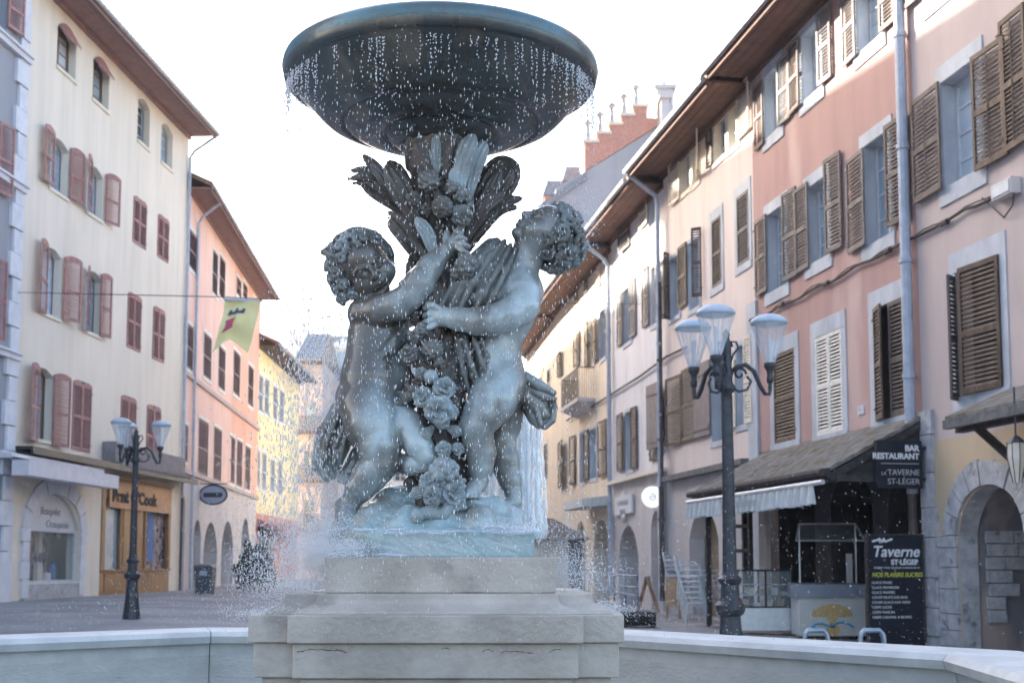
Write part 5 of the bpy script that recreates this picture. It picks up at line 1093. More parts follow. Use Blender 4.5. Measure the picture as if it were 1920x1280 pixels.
    for pts in [[(660, 745, 2, 6), (632, 785, -4, 7), (612, 830, -6, 7), (604, 872, -4, 5)], [(672, 755, -4, 5), (648, 795, -10, 6), (630, 835, -12, 6), (626, 870, -8, 4)], [(640, 760, 12, 5), (610, 800, 6, 6), (594, 845, 4, 6), (594, 880, 6, 4)], [(655, 800, -10, 4), (645, 830, -12, 5), (640, 858, -8, 4)]]: c.chain(pts, .006)
    c.op(lambda X, Y, Z: .0012*np.sin(X*60+Z*25+Y*30), *[c.lo, c.lo+c.n*c.h], mode='a')
    dp = c.build('drapery', M['bronze'], FR)
putto_left()
def putto_right():
    v = volpx(780, 1060, 395, 975, -130, 120, .0042)
    v.chain([(962, 520, 5, 44), (965, 548, 0, 52), (950, 590, 0, 50), (934, 636, 0, 43), (928, 668, 0, 44), (934, 705, 2, 48), (940, 728, 6, 45)], .03)
    v.chain([(925, 560, -8, 32), (915, 610, -6, 28)], .03)
    v.chain([(972, 512, 0, 36), (984, 488, 0, 31), (998, 462, 0, 34)], .018)
    # arm across
    v.chain([(982, 552, -28, 36), (978, 574, -42, 33), (952, 590, -62, 29), (925, 600, -70, 28), (895, 602, -72, 25), (860, 598, -68, 21), (832, 594, -62, 17.5)], .014)
    v.chain([(834, 594, -62, 17.5), (820, 595, -58, 18)], .01)
    for i, y in enumerate([575, 588, 601, 614]): finger(v, [(818, 583+i*8, -64), (805, y, -70), (797, y+3, -60), (795, y+4, -46)], 6.3)
    finger(v, [(826, 582, -72), (812, 572, -74), (802, 570, -66)], 6.2)
    v.chain([(940, 545, 40, 30), (905, 560, 60, 26), (865, 560, 60, 20), (845, 565, 45, 15)], .012)
    # near leg
    v.chain([(942, 722, -18, 46), (922, 752, -38, 44), (905, 778, -50, 36), (893, 798, -56, 30)], .02)
    v.chain([(892, 800, -54, 30), (897, 826, -44, 28), (902, 850, -38, 28), (902, 878, -36, 22), (898, 905, -36, 16)], .012)
    v.chain([(896, 908, -34, 17), (886, 918, -48, 15), (877, 924, -58, 11)], .01)
    for i in range(5): finger(v, [(868+i*8, 922+i*.5, -62+i*2), (866+i*8.2, 930+i*.4, -70+i*2)], 5.6-.35*i)
    # far leg
    v.chain([(950, 735, 28, 42), (944, 790, 36, 34), (938, 826, 30, 30)], .02)
    v.chain([(938, 826, 30, 29), (945, 862, 28, 29), (956, 900, 22, 21), (964, 928, 18, 15), (966, 942, 14, 13)], .012)
    v.chain([(964, 942, 16, 13), (945, 948, 0, 11), (925, 946, -10, 9)], .01)
    v.chain([(1000, 600, -40, 3), (975, 655, -46, 3)], .012, 's')
    v.sph(q(905, 655, -40), .006, .008, 's')
    C = q(1026, 440, 0); r, u, f = head(v, C, (.72, .10, .60), (-.66, -.42, .66), .115)
    body = v.build('putto', M['bronze'], FR); body['label'] = 'putto on the right, head thrown back'
    hv = volpx(950, 1125, 360, 535, -90, 90, .0030)
    lim = lambda x, y, z: np.maximum(z-.42+.30*np.clip(-y, 0, 1)*1.2-.30*np.clip(y, 0, 1), -y-.62)
    cover(hv, C, r, u, f, .115, lim)
    hairdo(hv, C, r, u, f, .115, rng, 40, lambda d: (d[2] < .50+.25*d[1]) and d[1] > -.72 and not (d[2] > .25 and d[1] < .35), .25, shell=(.93, .97, 1.02))
    hairdo(hv, C, r, u, f, .115, rng, 12, lambda d: d[2] < -.3 and d[1] > -.8 and d[1] < .4, .27, shell=(1.02, 1.02, 1.16))
    hv.build('hair', M['hair'], body)
    c = volpx(815, 985, 430, 750, -125, 60, .0034)
    for pts in [[(925, 470, -5, 24), (895, 505, -22, 28), (868, 550, -28, 26), (852, 590, -26, 20)], [(868, 600, -16, 20), (866, 660, -14, 18), (878, 725, -14, 12)], [(950, 475, -15, 16), (925, 515, -30, 22), (902, 560, -36, 22)]]: c.chain(pts, .02)
    rg = random.Random(4)
    for (p0, p1, p2, p3, r_) in [((946, 452, -22), (920, 480, -48), (886, 530, -60), (858, 590, -54), 7), ((932, 450, -14), (900, 486, -46), (868, 530, -56), (842, 584, -46), 7), ((918, 452, -4), (888, 486, -38), (858, 530, -46), (834, 578, -34), 7), ((958, 458, -28), (936, 500, -56), (906, 552, -68), (884, 592, -62), 6), ((968, 466, -30), (950, 505, -56), (926, 552, -68), (905, 588, -64), 5), ((906, 458, 4), (878, 490, -24), (850, 520, -30), (830, 560, -24), 6),
        ((868, 604, -40), (872, 640, -42), (884, 685, -46), (898, 716, -46), 6), ((882, 606, -46), (892, 645, -50), (904, 680, -50), (914, 704, -48), 5), ((856, 606, -30), (858, 650, -32), (870, 700, -34), (880, 738, -30), 6), ((895, 610, -44), (905, 640, -46), (914, 668, -46), (918, 690, -44), 4), ((846, 600, -18), (848, 650, -18), (858, 700, -20), (866, 735, -18), 5), ((868, 640, -34), (876, 670, -36), (886, 705, -40), (892, 728, -40), 3.5)]:
        c.chain([(*p0, r_*.6), (*p1, r_*.9), (*p2, r_*.95), (*p3, r_*.5)], .014)
    dp = c.build('drapery', M['flower'], FR)
    c = volpx(945, 1060, 670, 820, -70, 90, .0034)
    for pts in [[(962, 700, 0, 13), (985, 708, -8, 12), (1012, 722, -12, 10), (1038, 736, -8, 6)], [(964, 715, 8, 14), (990, 728, 2, 12), (1018, 742, -4, 9), (1040, 748, -2, 5)], [(966, 730, 20, 13), (988, 760, 16, 13), (1002, 785, 10, 12), (1010, 798, 6, 7)],
                [(1034, 742, 4, 7), (1040, 765, 8, 6), (1036, 788, 8, 6), (1022, 800, 8, 6)], [(985, 745, 26, 12), (1010, 765, 26, 13), (1024, 785, 20, 11), (1018, 798, 14, 7)], [(995, 735, 30, 11), (1024, 748, 30, 10), (1034, 770, 24, 8)], [(980, 735, 12, 22), (1005, 762, 14, 22), (1018, 775, 12, 14)], [(960, 730, 30, 14), (966, 755, 30, 11), (972, 770, 26, 6)], [(1002, 748, -2, 5), (1006, 770, -4, 5), (1014, 795, -2, 5)]]: c.chain(pts, .004)
    c.build('flying_drapery', M['bronze'], FR)
putto_right()

def blade(v, pts, wd, th=None, k=.0025, ribs=3.2, seed=0):
    """ribbed leaf lobe: pts (px,py,dd) base -> tip, wd half width in px"""
    P = [q(*p_[:3]) for p_ in pts]
    # smooth the spine
    Q = []; n = len(P)
    for i in range(n-1):
        p0, p1, p2, p3 = P[max(i-1, 0)], P[i], P[i+1], P[min(i+2, n-1)]
        for t in (0, .25, .5, .75): Q.append(.5*((2*p1)+(-p0+p2)*t+(2*p0-5*p1+4*p2-p3)*t*t+(-p0+3*p1-3*p2+p3)*t**3))
    Q.append(P[-1]); m = len(Q); W = wd*PX; T = (th or wd*.42)*PX
    for i in range(m-1):
        s0, s1 = i/(m-1), (i+1)/(m-1); f = lambda s: .50+.52*math.sin(min(1, s*1.12)*math.pi*.80)-.30*max(0, s-.80)/.20
        a, b = Q[i], Q[i+1]; ab = b-a; L2 = float(ab@ab)+1e-12; e = ab/math.sqrt(L2); sd = np.cross(e, [0, 1., 0]); sd /= np.linalg.norm(sd)+1e-9; nn = np.cross(sd, e); w0, w1 = W*f(s0), W*f(s1)
        def fn(X, Y, Z, a=a, ab=ab, L2=L2, sd=sd, nn=nn, e=e, w0=w0, w1=w1):
            x, y, z = X-a[0], Y-a[1], Z-a[2]; t = np.clip((x*ab[0]+y*ab[1]+z*ab[2])/L2, 0, 1); w_ = w0+(w1-w0)*t; x = x-t*ab[0]; y = y-t*ab[1]; z = z-t*ab[2]
            S = (x*sd[0]+y*sd[1]+z*sd[2]); N_ = x*nn[0]+y*nn[1]+z*nn[2]; E_ = x*e[0]+y*e[1]+z*e[2]; tt = T*w_/W
            k0 = np.sqrt((S/w_)**2+(E_/w_)**2+(N_/tt)**2)+1e-9; k1 = np.sqrt((S/w_**2)**2+(E_/w_**2)**2+(N_/tt**2)**2)+1e-9
            return k0*(k0-1)/k1+(.0034*np.cos(S/w_*ribs*math.pi)+.0014)*w_/W
        v.op(fn, np.minimum(a, b)-W*1.1, np.maximum(a, b)+W*1.1, k)
def leaf(v, pts, wd, dp, lobes=3):
    n = len(pts); t = np.array(pts[-1], float)-np.array(pts[0], float); sd = np.array([-t[1], t[0], 0]); sd /= np.linalg.norm(sd)+1e-9
    for j in range(lobes):
        o = (j-(lobes-1)/2); L = []
        for i, p_ in enumerate(pts): s_ = i/(n-1); x = np.array(p_, float)*(1 if i < n-1 else 1)+sd*o*wd*.75*s_; x[2] += dp*abs(o); L.append(tuple(x))
        if abs(o) > .1: L[-1] = tuple(np.array(L[-2])+(np.array(L[-1])-np.array(L[-2]))*.5)
        blade(v, L, wd*.62)
def flower_ball(v, px, py, dd, r, rng, n=26, br=.30):
    c = q(px, py, dd); v.sph(c, r*PX*.86, .002)
    ga = math.pi*(3-5**.5)
    for i in range(n):
        y = 1-2*(i+.5)/n; rr = math.sqrt(1-y*y); a = i*ga; d = np.array([rr*math.cos(a), y, rr*math.sin(a)])
        if d[1] > .45: continue
        v.sph(c+d*r*PX*.84, r*PX*br*rng.uniform(.8, 1.15), .0015)
def rose(v, px, py, dd, r, rng, tilt=(0, 0)):
    c = q(px, py, dd); n = np.array([tilt[0], -1., tilt[1]]); n /= np.linalg.norm(n); a = np.cross(n, [0, 0, 1.]); a /= np.linalg.norm(a); b = np.cross(n, a); R_ = r*PX
    ph = rng.uniform(0, 6.28); sg = 1 if rng.random() < .5 else -1; lob = 5
    def fn(X, Y, Z):
        x, y, z = X-c[0], Y-c[1], Z-c[2]; A_ = x*a[0]+y*a[1]+z*a[2]; B_ = x*b[0]+y*b[1]+z*b[2]; N_ = x*n[0]+y*n[1]+z*n[2]; rr = np.sqrt(x*x+y*y+z*z)+1e-9
        th = np.arccos(np.clip(N_/rr, -1, 1)); fi = np.arctan2(B_, A_)
        wv = th*(2.1+.0*th)+sg*fi/(2*np.pi)+.16*np.sin(fi*lob+ph+th*2.5); fr_ = wv-np.floor(wv)
        Rm = R_*(.58+.50*fr_**2.+.06*np.sin(fi*lob+ph+th*3)); Rm = Rm*np.where(th < .25, .72, 1)
        return (rr-Rm)*.55
    v.op(fn, c-R_*1.15, c+R_*1.15, .0015)
def column():
    v = volpx(640, 1000, 222, 1005, -110, 130, .0044)
    v.chain([(828, 246, 0, 88), (828, 270, 0, 77), (828, 300, 0, 66), (828, 340, 0, 52), (828, 400, 0, 44), (826, 480, 0, 38), (822, 600, 0, 40), (828, 720, 0, 44), (828, 850, 0, 48), (826, 960, 0, 60)], .02)
    v.op(lambda X, Y, Z: .004*np.sin(X*140+5*np.sin(Z*9))+.002*np.sin(Z*60+X*40), v.lo, v.lo+v.n*v.h, mode='a')
    BL = [([(790, 410, -20), (747, 371, -32), (710, 322, -38), (684, 294, -34)], 12), ([(785, 400, -5), (735, 356, -18), (690, 322, -22), (661, 320, -16)], 9), ([(785, 405, -8), (735, 362, -20), (697, 332, -24), (654, 336, -18)], 9), ([(780, 410, -8), (735, 370, -18), (700, 345, -20), (664, 343, -14)], 8),
        ([(790, 430, 5), (747, 390, 0), (707, 364, -4), (681, 346, -2)], 12), ([(800, 440, -40), (772, 392, -52), (746, 346, -60), (729, 316, -56)], 21), ([(795, 430, 15), (754, 345, 18), (732, 308, 22)], 19), ([(790, 400, -46), (760, 372, -50), (728, 352, -52)], 11),
        ([(812, 500, -20), (790, 465, -38), (760, 418, -46), (731, 399, -42)], 10), ([(808, 505, -18), (779, 475, -32), (752, 440, -38), (730, 420, -34)], 12), ([(805, 500, -14), (775, 455, -34), (748, 424, -40), (729, 409, -36)], 8), ([(812, 500, -44), (790, 470, -50), (768, 448, -52)], 8),
        ([(870, 440, 10), (890, 380, 16), (912, 338, 22), (938, 312, 26), (958, 318, 24), (966, 335, 18)], 20), ([(890, 410, -10), (925, 385, -14), (956, 352, -16), (970, 325, -12)], 11), ([(895, 400, -34), (910, 380, -42), (925, 350, -48), (936, 322, -46)], 13), ([(905, 390, -20), (930, 368, -30), (952, 335, -32), (958, 320, -28)], 11),
        ([(872, 450, -40), (890, 410, -52), (912, 382, -60), (940, 364, -58)], 16), ([(870, 470, -6), (897, 430, -10), (938, 384, -10), (975, 372, -4)], 12), ([(870, 480, -2), (900, 436, -4), (935, 396, -4), (966, 389, 2)], 10), ([(866, 480, -24), (890, 440, -30), (915, 410, -30), (930, 396, -26)], 11),
        ([(838, 340, -56), (838, 305, -62), (843, 268, -66)], 9), ([(812, 345, -50), (800, 310, -58), (786, 272, -66)], 20), ([(862, 340, -44), (866, 300, -56), (868, 268, -66)], 18), ([(828, 330, -56), (829, 300, -62), (829, 282, -64)], 7),
        ([(800, 620, -20), (785, 570, -30), (775, 530, -30), (768, 495, -24)], 14), ([(818, 600, -40), (810, 560, -46), (804, 515, -46)], 13), ([(800, 560, -10), (780, 520, -16), (772, 480, -12)], 12)]
    for pts, w_ in BL: blade(v, pts, w_)
    pv = volpx(770, 925, 240, 480, -120, 0, .0028)
    for pts, w_ in [([(858, 372, -62), (866, 320, -72), (876, 280, -76), (886, 258, -72)], 17), ([(876, 375, -52), (888, 320, -62), (898, 290, -66), (907, 272, -64)], 16), ([(850, 365, -66), (849, 340, -72), (849, 318, -72)], 8), ([(820, 322, -60), (818, 290, -70), (817, 250, -76)], 9), ([(814, 315, -60), (809, 290, -66), (807, 264, -70)], 8), ([(812, 475, -52), (802, 440, -62), (783, 412, -62)], 13), ([(866, 380, -60), (862, 350, -70), (862, 330, -72)], 10)]: blade(pv, pts, w_)
    pv.build('pale_leaves', M['flowerPale'], FR)
    L = [([(770, 760, -20), (765, 720, -24), (766, 690, -24)], 14, 4, 3), ([(870, 830, -30), (880, 790, -34), (884, 760, -30)], 13, 3, 3)]
    rl = random.Random(12)
    for k_ in range(40):
        y = rl.uniform(560, 960); x = rl.uniform(775, 885); dd = -math.sqrt(max(0, 60**2-(x-828)**2))*.95; sx = (1 if x > 828 else -1)*rl.uniform(.2, 1); ln = rl.uniform(22, 38)
        L.append(([(x, y, dd+6), (x+sx*ln*.3, y-ln*.5, dd-4), (x+sx*ln*.7, y-ln*.9, dd-6), (x+sx*ln, y-ln*.8, dd-2)], rl.uniform(8, 13), 3, 3))
    for pts, w_, dp, lb in L: leaf(v, pts, w_, dp, lb)
    v.build('leafy_column', M['brownBronze'], FR)
    g = volpx(720, 915, 300, 1005, -135, 0, .0036); rg = np.random.default_rng(9)
    g.chain([(806, 345, -52, 9), (832, 385, -60, 9), (868, 408, -56, 8), (860, 450, -48, 7), (872, 500, -56, 8)], .004); g.chain([(870, 500, -50, 7), (835, 560, -42, 6), (795, 620, -50, 8), (800, 655, -54, 8), (770, 665, -52, 8), (824, 690, -56, 8), (765, 740, -50, 7)], .004)
    flower_ball(g, 804, 340, -72, 21, rg, 34, .26); flower_ball(g, 830, 388, -86, 21, rg, 60, .19); rose(g, 866, 404, -82, 21, rg, (.3, -.5)); rose(g, 776, 373, -70, 15, rg, (-.2, -.2)); rose(g, 800, 392, -70, 12, rg)
    flower_ball(g, 848, 352, -72, 12, rg, 12, .5); flower_ball(g, 868, 368, -74, 13, rg, 10, .55); flower_ball(g, 880, 384, -66, 9, rg, 8, .5); flower_ball(g, 874, 497, -72, 20, rg, 26, .33); flower_ball(g, 858, 512, -60, 14, rg, 18, .35)
    flower_ball(g, 792, 618, -62, 15, rg, 26, .28); rose(g, 778, 632, -62, 15, rg); flower_ball(g, 812, 656, -76, 19, rg, 46, .22); rose(g, 768, 664, -66, 19, rg, (-.3, .3)); flower_ball(g, 824, 680, -72, 11, rg, 16, .3)
    for p_ in [[(745, 735, -50), (768, 742, -60), (785, 730, -60)], [(742, 760, -50), (760, 748, -58), (772, 735, -60)], [(760, 720, -60), (775, 730, -64), (790, 725, -64)]]: leaf(g, p_, 9, 2, 3)
    g.build('garland', M['flower'], FR)
    g = volpx(735, 905, 670, 1000, -150, 0, .0029)
    g.sph(q(808, 706, -86), .027, .002); rose(g, 832, 728, -86, 22, rg, (.4, .3)); rose(g, 795, 745, -82, 21, rg, (-.5, .2)); rose(g, 823, 768, -98, 27, rg, (0, -.15)); rose(g, 790, 700, -72, 13, rg, (-.3, .3)); rose(g, 846, 772, -86, 15, rg, (.6, -.2)); rose(g, 830, 792, -88, 14, rg, (.1, -.7))
    leaf(g, [(812, 800, -70), (800, 812, -78), (788, 815, -76)], 11, 2, 3); leaf(g, [(838, 800, -76), (855, 808, -82), (866, 812, -74)], 11, 2, 3)
    rose(g, 832, 842, -80, 16, rg); rose(g, 858, 841, -76, 13, rg, (.4, 0)); flower_ball(g, 832, 884, -92, 24, rg, 22, .42); flower_ball(g, 858, 905, -84, 14, rg, 14, .4); rose(g, 845, 925, -92, 26, rg, (.5, .1)); rose(g, 806, 905, -98, 21, rg, (-.3, .5)); rose(g, 812, 930, -104, 19, rg, (-.2, 0))
    leaf(g, [(805, 918, -95), (785, 922, -92), (768, 930, -86)], 11, 2, 3); leaf(g, [(820, 945, -100), (800, 958, -104), (785, 968, -100)], 11, 2, 2); g.sph(q(783, 966, -100), .027, .004); g.chain([(845, 945, -90, 12), (830, 965, -92, 12), (800, 962, -98, 10)], .006); flower_ball(g, 862, 945, -84, 13, rg, 10, .4)
    g.build('rose_garland', M['flowerPale'], FR)
column()
def mound():
    v = volpx(610, 1020, 920, 1052, -195, 190, .005)
    c = q(815, 1022, 0)
    def slab(X, Y, Z):
        r = np.sqrt((X-c[0])**2+((Y-c[1])*1.08)**2); a = np.maximum(np.abs(X-c[0])-.372, np.abs(Y-c[1])-.345); rr = np.maximum(r-.405, a); z = np.abs(Z-c[2])-.052
        d = np.maximum(rr, z)+.012; return np.where((rr > -.012) & (z > -.012), np.sqrt(np.maximum(rr+.012, 0)**2+np.maximum(z+.012, 0)**2)-.0, d)-.012
    v.op(slab, c-np.array([.42, .42, .07]), c+np.array([.42, .42, .07]), .01)
    for p_ in [(700, 985, -40, 40), (650, 995, -30, 30), (770, 985, -60, 38), (830, 985, -60, 40), (920, 970, -10, 34), (885, 950, -45, 20), (925, 958, -30, 26), (960, 972, 10, 24), (740, 955, 0, 45), (800, 950, 30, 60), (900, 975, -80, 26)]: v.sph(q(*p_[:3]), p_[3]*PX, .05)
    v.op(lambda X, Y, Z: .0016*np.sin(X*37+5*np.sin(Y*13+X*7)+Z*20)*np.sin(Y*41+Z*30+2*np.sin(X*23))+.0008*np.sin(X*97+Z*50+6*np.sin(X*31+Z*60)), v.lo, v.lo+v.n*v.h, mode='a')
    v.build('rocky_base', M['tealStone'], FR)
mound()
def bowl():
    def fix(pr): return [(r_, at(822, HOR-F*h_/(ZF-r_), ZF-r_).z-EYE) for r_, h_ in pr]
    c = q(822, 1055, 0); c = np.array([c[0], c[1], EYE]); prof = [(0, 1.76), (.45, 1.76), (.53, 1.79), (.56, 1.825), (.575, 1.845), (.592, 1.847), (.603, 1.835), (.607, 1.815), (.602, 1.798)]
    mb = MB(); mb.lathe(c, fix(prof), 160); mb.build('bowl_rim', M['rim'], FR, smooth=True)
    prof = [(.602, 1.798), (.600, 1.785), (.592, 1.772), (.583, 1.768), (.575, 1.772), (.568, 1.765), (.556, 1.752), (.535, 1.738), (.515, 1.720), (.495, 1.698), (.470, 1.672), (.445, 1.652), (.425, 1.642), (.405, 1.636), (.392, 1.632), (.386, 1.634), (.383, 1.642), (.376, 1.644), (.372, 1.636), (.366, 1.630),
            (.34, 1.612), (.30, 1.597), (.26, 1.592), (.232, 1.594), (.224, 1.600), (.219, 1.606), (.213, 1.602), (.205, 1.590), (.195, 1.580), (.185, 1.572), (.172, 1.568), (.165, 1.560), (.150, 1.552), (0, 1.552)]
    mb = MB(); mb.lathe(c, fix(prof), 160); mb.build('bowl', M['bowl'], FR, smooth=True)
bowl()
def pedestal():
    cx = at(817, 1150, 4.17).x; f = Fr((cx, ZF, 0), (1, 0, 0), (0, -1, 0))
    H_ = lambda y, dpt: at(820, y, ZF-dpt).z
    hw = 351*PX*(.893)
    # plan outline with re-entrant corners, levels with half sizes
    def slabs(name, a, c, front, z0, z1, m, taper=None):
        # a: full half width, c: half width of projecting faces, front: projection
        o = [(-c, a+front), (c, a+front), (c, a), (a, a), (a, c), (a+.008, c), (a+.008, -c), (a, -c), (a, -a), (c, -a), (c, -a-front), (-c, -a-front), (-c, -a), (-a, -a), (-a, -c), (-a-.008, -c), (-a-.008, c), (-a, c), (-a, a), (-c, a)]
        prof = taper or [(0, z0), (0, z1)]; mb = MB(); n = len(o); V = []
        for off, z in prof:
            for x, y in o: V.append(f.p(x+math.copysign(off, x), y+math.copysign(off, y), z))
        Fc = [(i*n+k, i*n+(k+1) % n, (i+1)*n+(k+1) % n, (i+1)*n+k) for i in range(len(prof)-1) for k in range(n)]+[tuple(range(n-1, -1, -1)), tuple((len(prof)-1)*n+k for k in range(n))]
        mb.add(V, Fc); o_ = mb.build(name, M[m], FR)
        bv = o_.modifiers.new('bevel', 'BEVEL'); bv.width = .004; bv.segments = 2; bv.limit_method = 'ANGLE'; return o_
    zc1 = H_(1153, .66); zc0 = H_(1206, .66)
    slabs('cap_stone', .61, .475, .045, zc0, zc1, 'pedestal')
    zt = H_(1112, .44)
    slabs('sloped_step', .44, .33, .03, zc1, zt, 'pedestal', [(.14, zc1+.0005), (.125, zc1+.012), (.10, zc1+.022), (.08, zc1+.032), (.07, zc1+(zt-zc1)*.7), (.068, zt-.003), (.066, zt)])
    slabs('pedestal_block', .594, .46, .04, H_(1272, .64), zc0-.0005, 'pedestal')
    zb = H_(1272, .64)
    slabs('pedestal_foot', .57, .44, .04, -.3, zb-.0005, 'pedestal')
    z2 = H_(1044, .40); mb = MB(); w_ = 216*PX*.917; mb.box(f, -w_, w_, -w_, w_, zt+.0005, z2); pb = mb.build('plinth_stone', M['pedestal'], FR); bv = pb.modifiers.new('bevel', 'BEVEL'); bv.width = .004; bv.segments = 2
    # cracks on the block
    rg = random.Random(3)
    for (x0, x1, y) in [(556, 650, 1222), (828, 842, 1218), (905, 925, 1221), (940, 1000, 1223), (1030, 1052, 1222)]:
        pts = []; n = max(5, int((x1-x0)/3)); wy = 0
        for k in range(n+1): wy += rg.uniform(-1.6, 1.6); p_ = at(x0+(x1-x0)*k/n, y+wy+(-4*math.sin(math.pi*k/n*.8)), ZF-.6355); pts.append(p_)
        mb = MB(); mb.tube(pts, [.0004+.0011*rg.random() for _ in range(n+1)], 5); mb.build('crack', M['crack'], FR)
pedestal()
# ------------------------------------------------------------------ smaller things in the square
def bin_():
    p = gp(384, 1114); s = p.y/F; h = root('litter_bin', p, 'dark square litter bin in front of the pink house arcade', 'bin'); W = 17*s; H_ = 57*s
    mb = MB(); mb.hexa([(-W*.85, -W*.85, .04), (W*.85, -W*.85, .04), (W*.85, W*.85, .04), (-W*.85, W*.85, .04), (-W, -W, H_*.88), (W, -W, H_*.88), (W, W, H_*.88), (-W, W, H_*.88)]); mb.build('body', M['bin'], h)
    mb = MB(); mb.hexa([(-W*1.1, -W*1.15, H_*.88), (W*1.1, -W*1.15, H_*.88), (W*1.1, W*1.1, H_*.90), (-W*1.1, W*1.1, H_*.90), (-W*.9, -W, H_*.95), (W*.9, -W, H_*.95), (W*.9, W, H_), (-W*.9, W, H_)]); mb.build('lid', M['bin'], h)
    for x in (-W*.7, W*.7): mb = MB(); mb.tube([(x-.03, W*.8, .09), (x+.03, W*.8, .09)], .09, 12); mb.build('wheel', M['black'], h)
    mb = MB(); mb.box(fr0, -W*.4, W*.4, W*.97, W*1.0, H_*.62, H_*.78); mb.build('sticker', M['inkBlue'], h)
bin_()
def hedge(px0, px1, py, top, label, name='hedge', box=None):
    p = gp((px0+px1)/2, py); s = p.y/F; W = (px1-px0)/2*s; H_ = (py-top)*s; h = root(name, p, label, 'hedge' if name == 'hedge' else 'planter')
    rg = random.Random(int(px0)); mb = MB()
    for k in range(4200):
        t_ = rg.uniform(0, math.pi); q_ = rg.random()**.4; bump_ = 1+.10*math.sin(t_*7)+.07*math.sin(t_*13+1); x = W*math.cos(t_)*q_*bump_; z = .08+(H_-.1)*math.sin(t_)**.6*q_*bump_; y = rg.uniform(-.5, .5)*math.sqrt(max(.05, 1-q_*q_*.8)); c = Vector((x, y, z)); a = Vector((rg.gauss(0, 1), rg.gauss(0, 1), rg.gauss(0, 1))).normalized(); b = a.orthogonal().normalized(); r_ = rg.uniform(.03, .075)
        mb.quad(c+a*r_, c+b*r_*.5, c-a*r_, c-b*r_*.5)
    mb.build('foliage', M['leaf'], h)
    for k in range(3):
        x = -W*.6+k*W*.6; m2 = MB(); m2.tube([(x, 0, 0), (x+.03, 0, H_*.5), (x+.1, .05, H_*.8)], [.03, .02, .01], 6); m2.build('stem', M['beam'], h)
    if box: m2 = MB(); m2.box(fr0, -W, W, -.4, .42, 0, H_*.55); m2.build('trough', M['beam'], h)
hedge(442, 512, 1108, 1018, 'dark green leafy hedge at the foot of the yellow house')
def box_planter():
    p = gp(1199, 1176); s = p.y/F; h = root('slatted_planter', p, 'low dark slatted planter box standing on the paving right of the pedestal', 'planter'); W = 31*s; H_ = 28*s
    mb = MB()
    for k in range(4): mb.box(fr0, -W, W, .0, .03, .03+H_*k/4, H_*(k+.85)/4)
    mb.box(fr0, -W, W, -.45, -.42, .03, H_); mb.box(fr0, -W, -W+.03, -.42, .0, .03, H_); mb.box(fr0, W-.03, W, -.42, .0, .03, H_); mb.build('slatted_box', M['beam'], h)
    for x in (-W+.05, W-.05):
        for y in (-.4, -.05): m2 = MB(); m2.box(fr0, x-.03, x+.03, y-.03, y+.03, 0, .03); m2.build('foot', M['beam'], h)
    m2 = MB(); m2.box(fr0, -W+.04, W-.04, -.41, -.01, H_*.5, H_*.8); m2.build('soil', M['beam'], h)
box_planter()
def aboard(px, w_, py, top, lean, label, rz):
    p = gp(px, py); s = p.y/F; h = root('folding_board', p, label, 'sign board', rz=rz); H_ = (py-top)*s; W = w_*s/2
    for sg in (1, -1):
        mb = MB(); f = lambda x, z: (x, sg*(.26*(1-z/H_)+.01), z)
        mb.bar(f(-W+.02, 0), f(-W+.02, H_), .04, .03); mb.bar(f(W-.02, 0), f(W-.02, H_), .04, .03); mb.bar(f(-W+.04, H_-.03), f(W-.04, H_-.03), .05, .03)
        z0 = H_*.30; mb.hexa([Vector(f(-W+.03, z0))+Vector((0, -.006, 0)), Vector(f(W-.03, z0))+Vector((0, -.006, 0)), Vector(f(W-.03, z0))+Vector((0, .006, 0)), Vector(f(-W+.03, z0))+Vector((0, .006, 0)),
            Vector(f(-W+.03, H_-.06))+Vector((0, -.006, 0)), Vector(f(W-.03, H_-.06))+Vector((0, -.006, 0)), Vector(f(W-.03, H_-.06))+Vector((0, .006, 0)), Vector(f(-W+.03, H_-.06))+Vector((0, .006, 0))]); mb.build('panel', M['boardwood'], h)
    mb = MB(); mb.box(fr0, -W-.01, W+.01, -.05, .05, H_, H_+.03); mb.build('top_rail', M['plate'], h)
aboard(1214, 15, 1146, 1082, 0, 'narrow plywood folding board seen nearly edge on, left of the two boards', R(62))
aboard(1262, 26, 1160, 1081, 0, 'plywood folding board facing the square, right of the two boards by the chairs', R(-12))
def chair(loc, rz, label, first=[None]):
    if first[0] is None:
        h = root('bistro_chair', loc, label, 'chair', 'stacked metal chairs', rz=rz); first[0] = h
        mb = MB(); mb.box(ID, -.2, .2, -.2, .2, .44, .46); mb.build('seat', M['alu'], h)
        mb = MB()
        for k in range(5): x = -.16+.08*k; mb.bar((x, .21, .46), (x, .27, .80), .025, .012)
        mb.tube([(-.2, .20, .44), (-.2, .27, .78), (-.14, .285, .84), (.14, .285, .84), (.2, .27, .78), (.2, .2, .44)], .013, 6); mb.build('backrest', M['alu'], h)
        for x in (-.19, .19):
            for y in (-.2, .2): m2 = MB(); m2.tube([(x, y, .45), (x*1.12, y*1.15, 0)], .012, 6); m2.build('leg', M['alu'], h)
            m2 = MB(); m2.tube([(x, -.18, .45), (x*1.15, -.18, .66), (x*1.15, .1, .67), (x, .24, .66)], .012, 6); m2.build('armrest', M['alu'], h)
        return h
    o = first[0].copy(); COL.objects.link(o); o.location = loc; o.rotation_euler = (0, 0, rz); o['label'] = label
    for ch in first[0].children: c_ = ch.copy(); COL.objects.link(c_); c_.parent = o
    return o
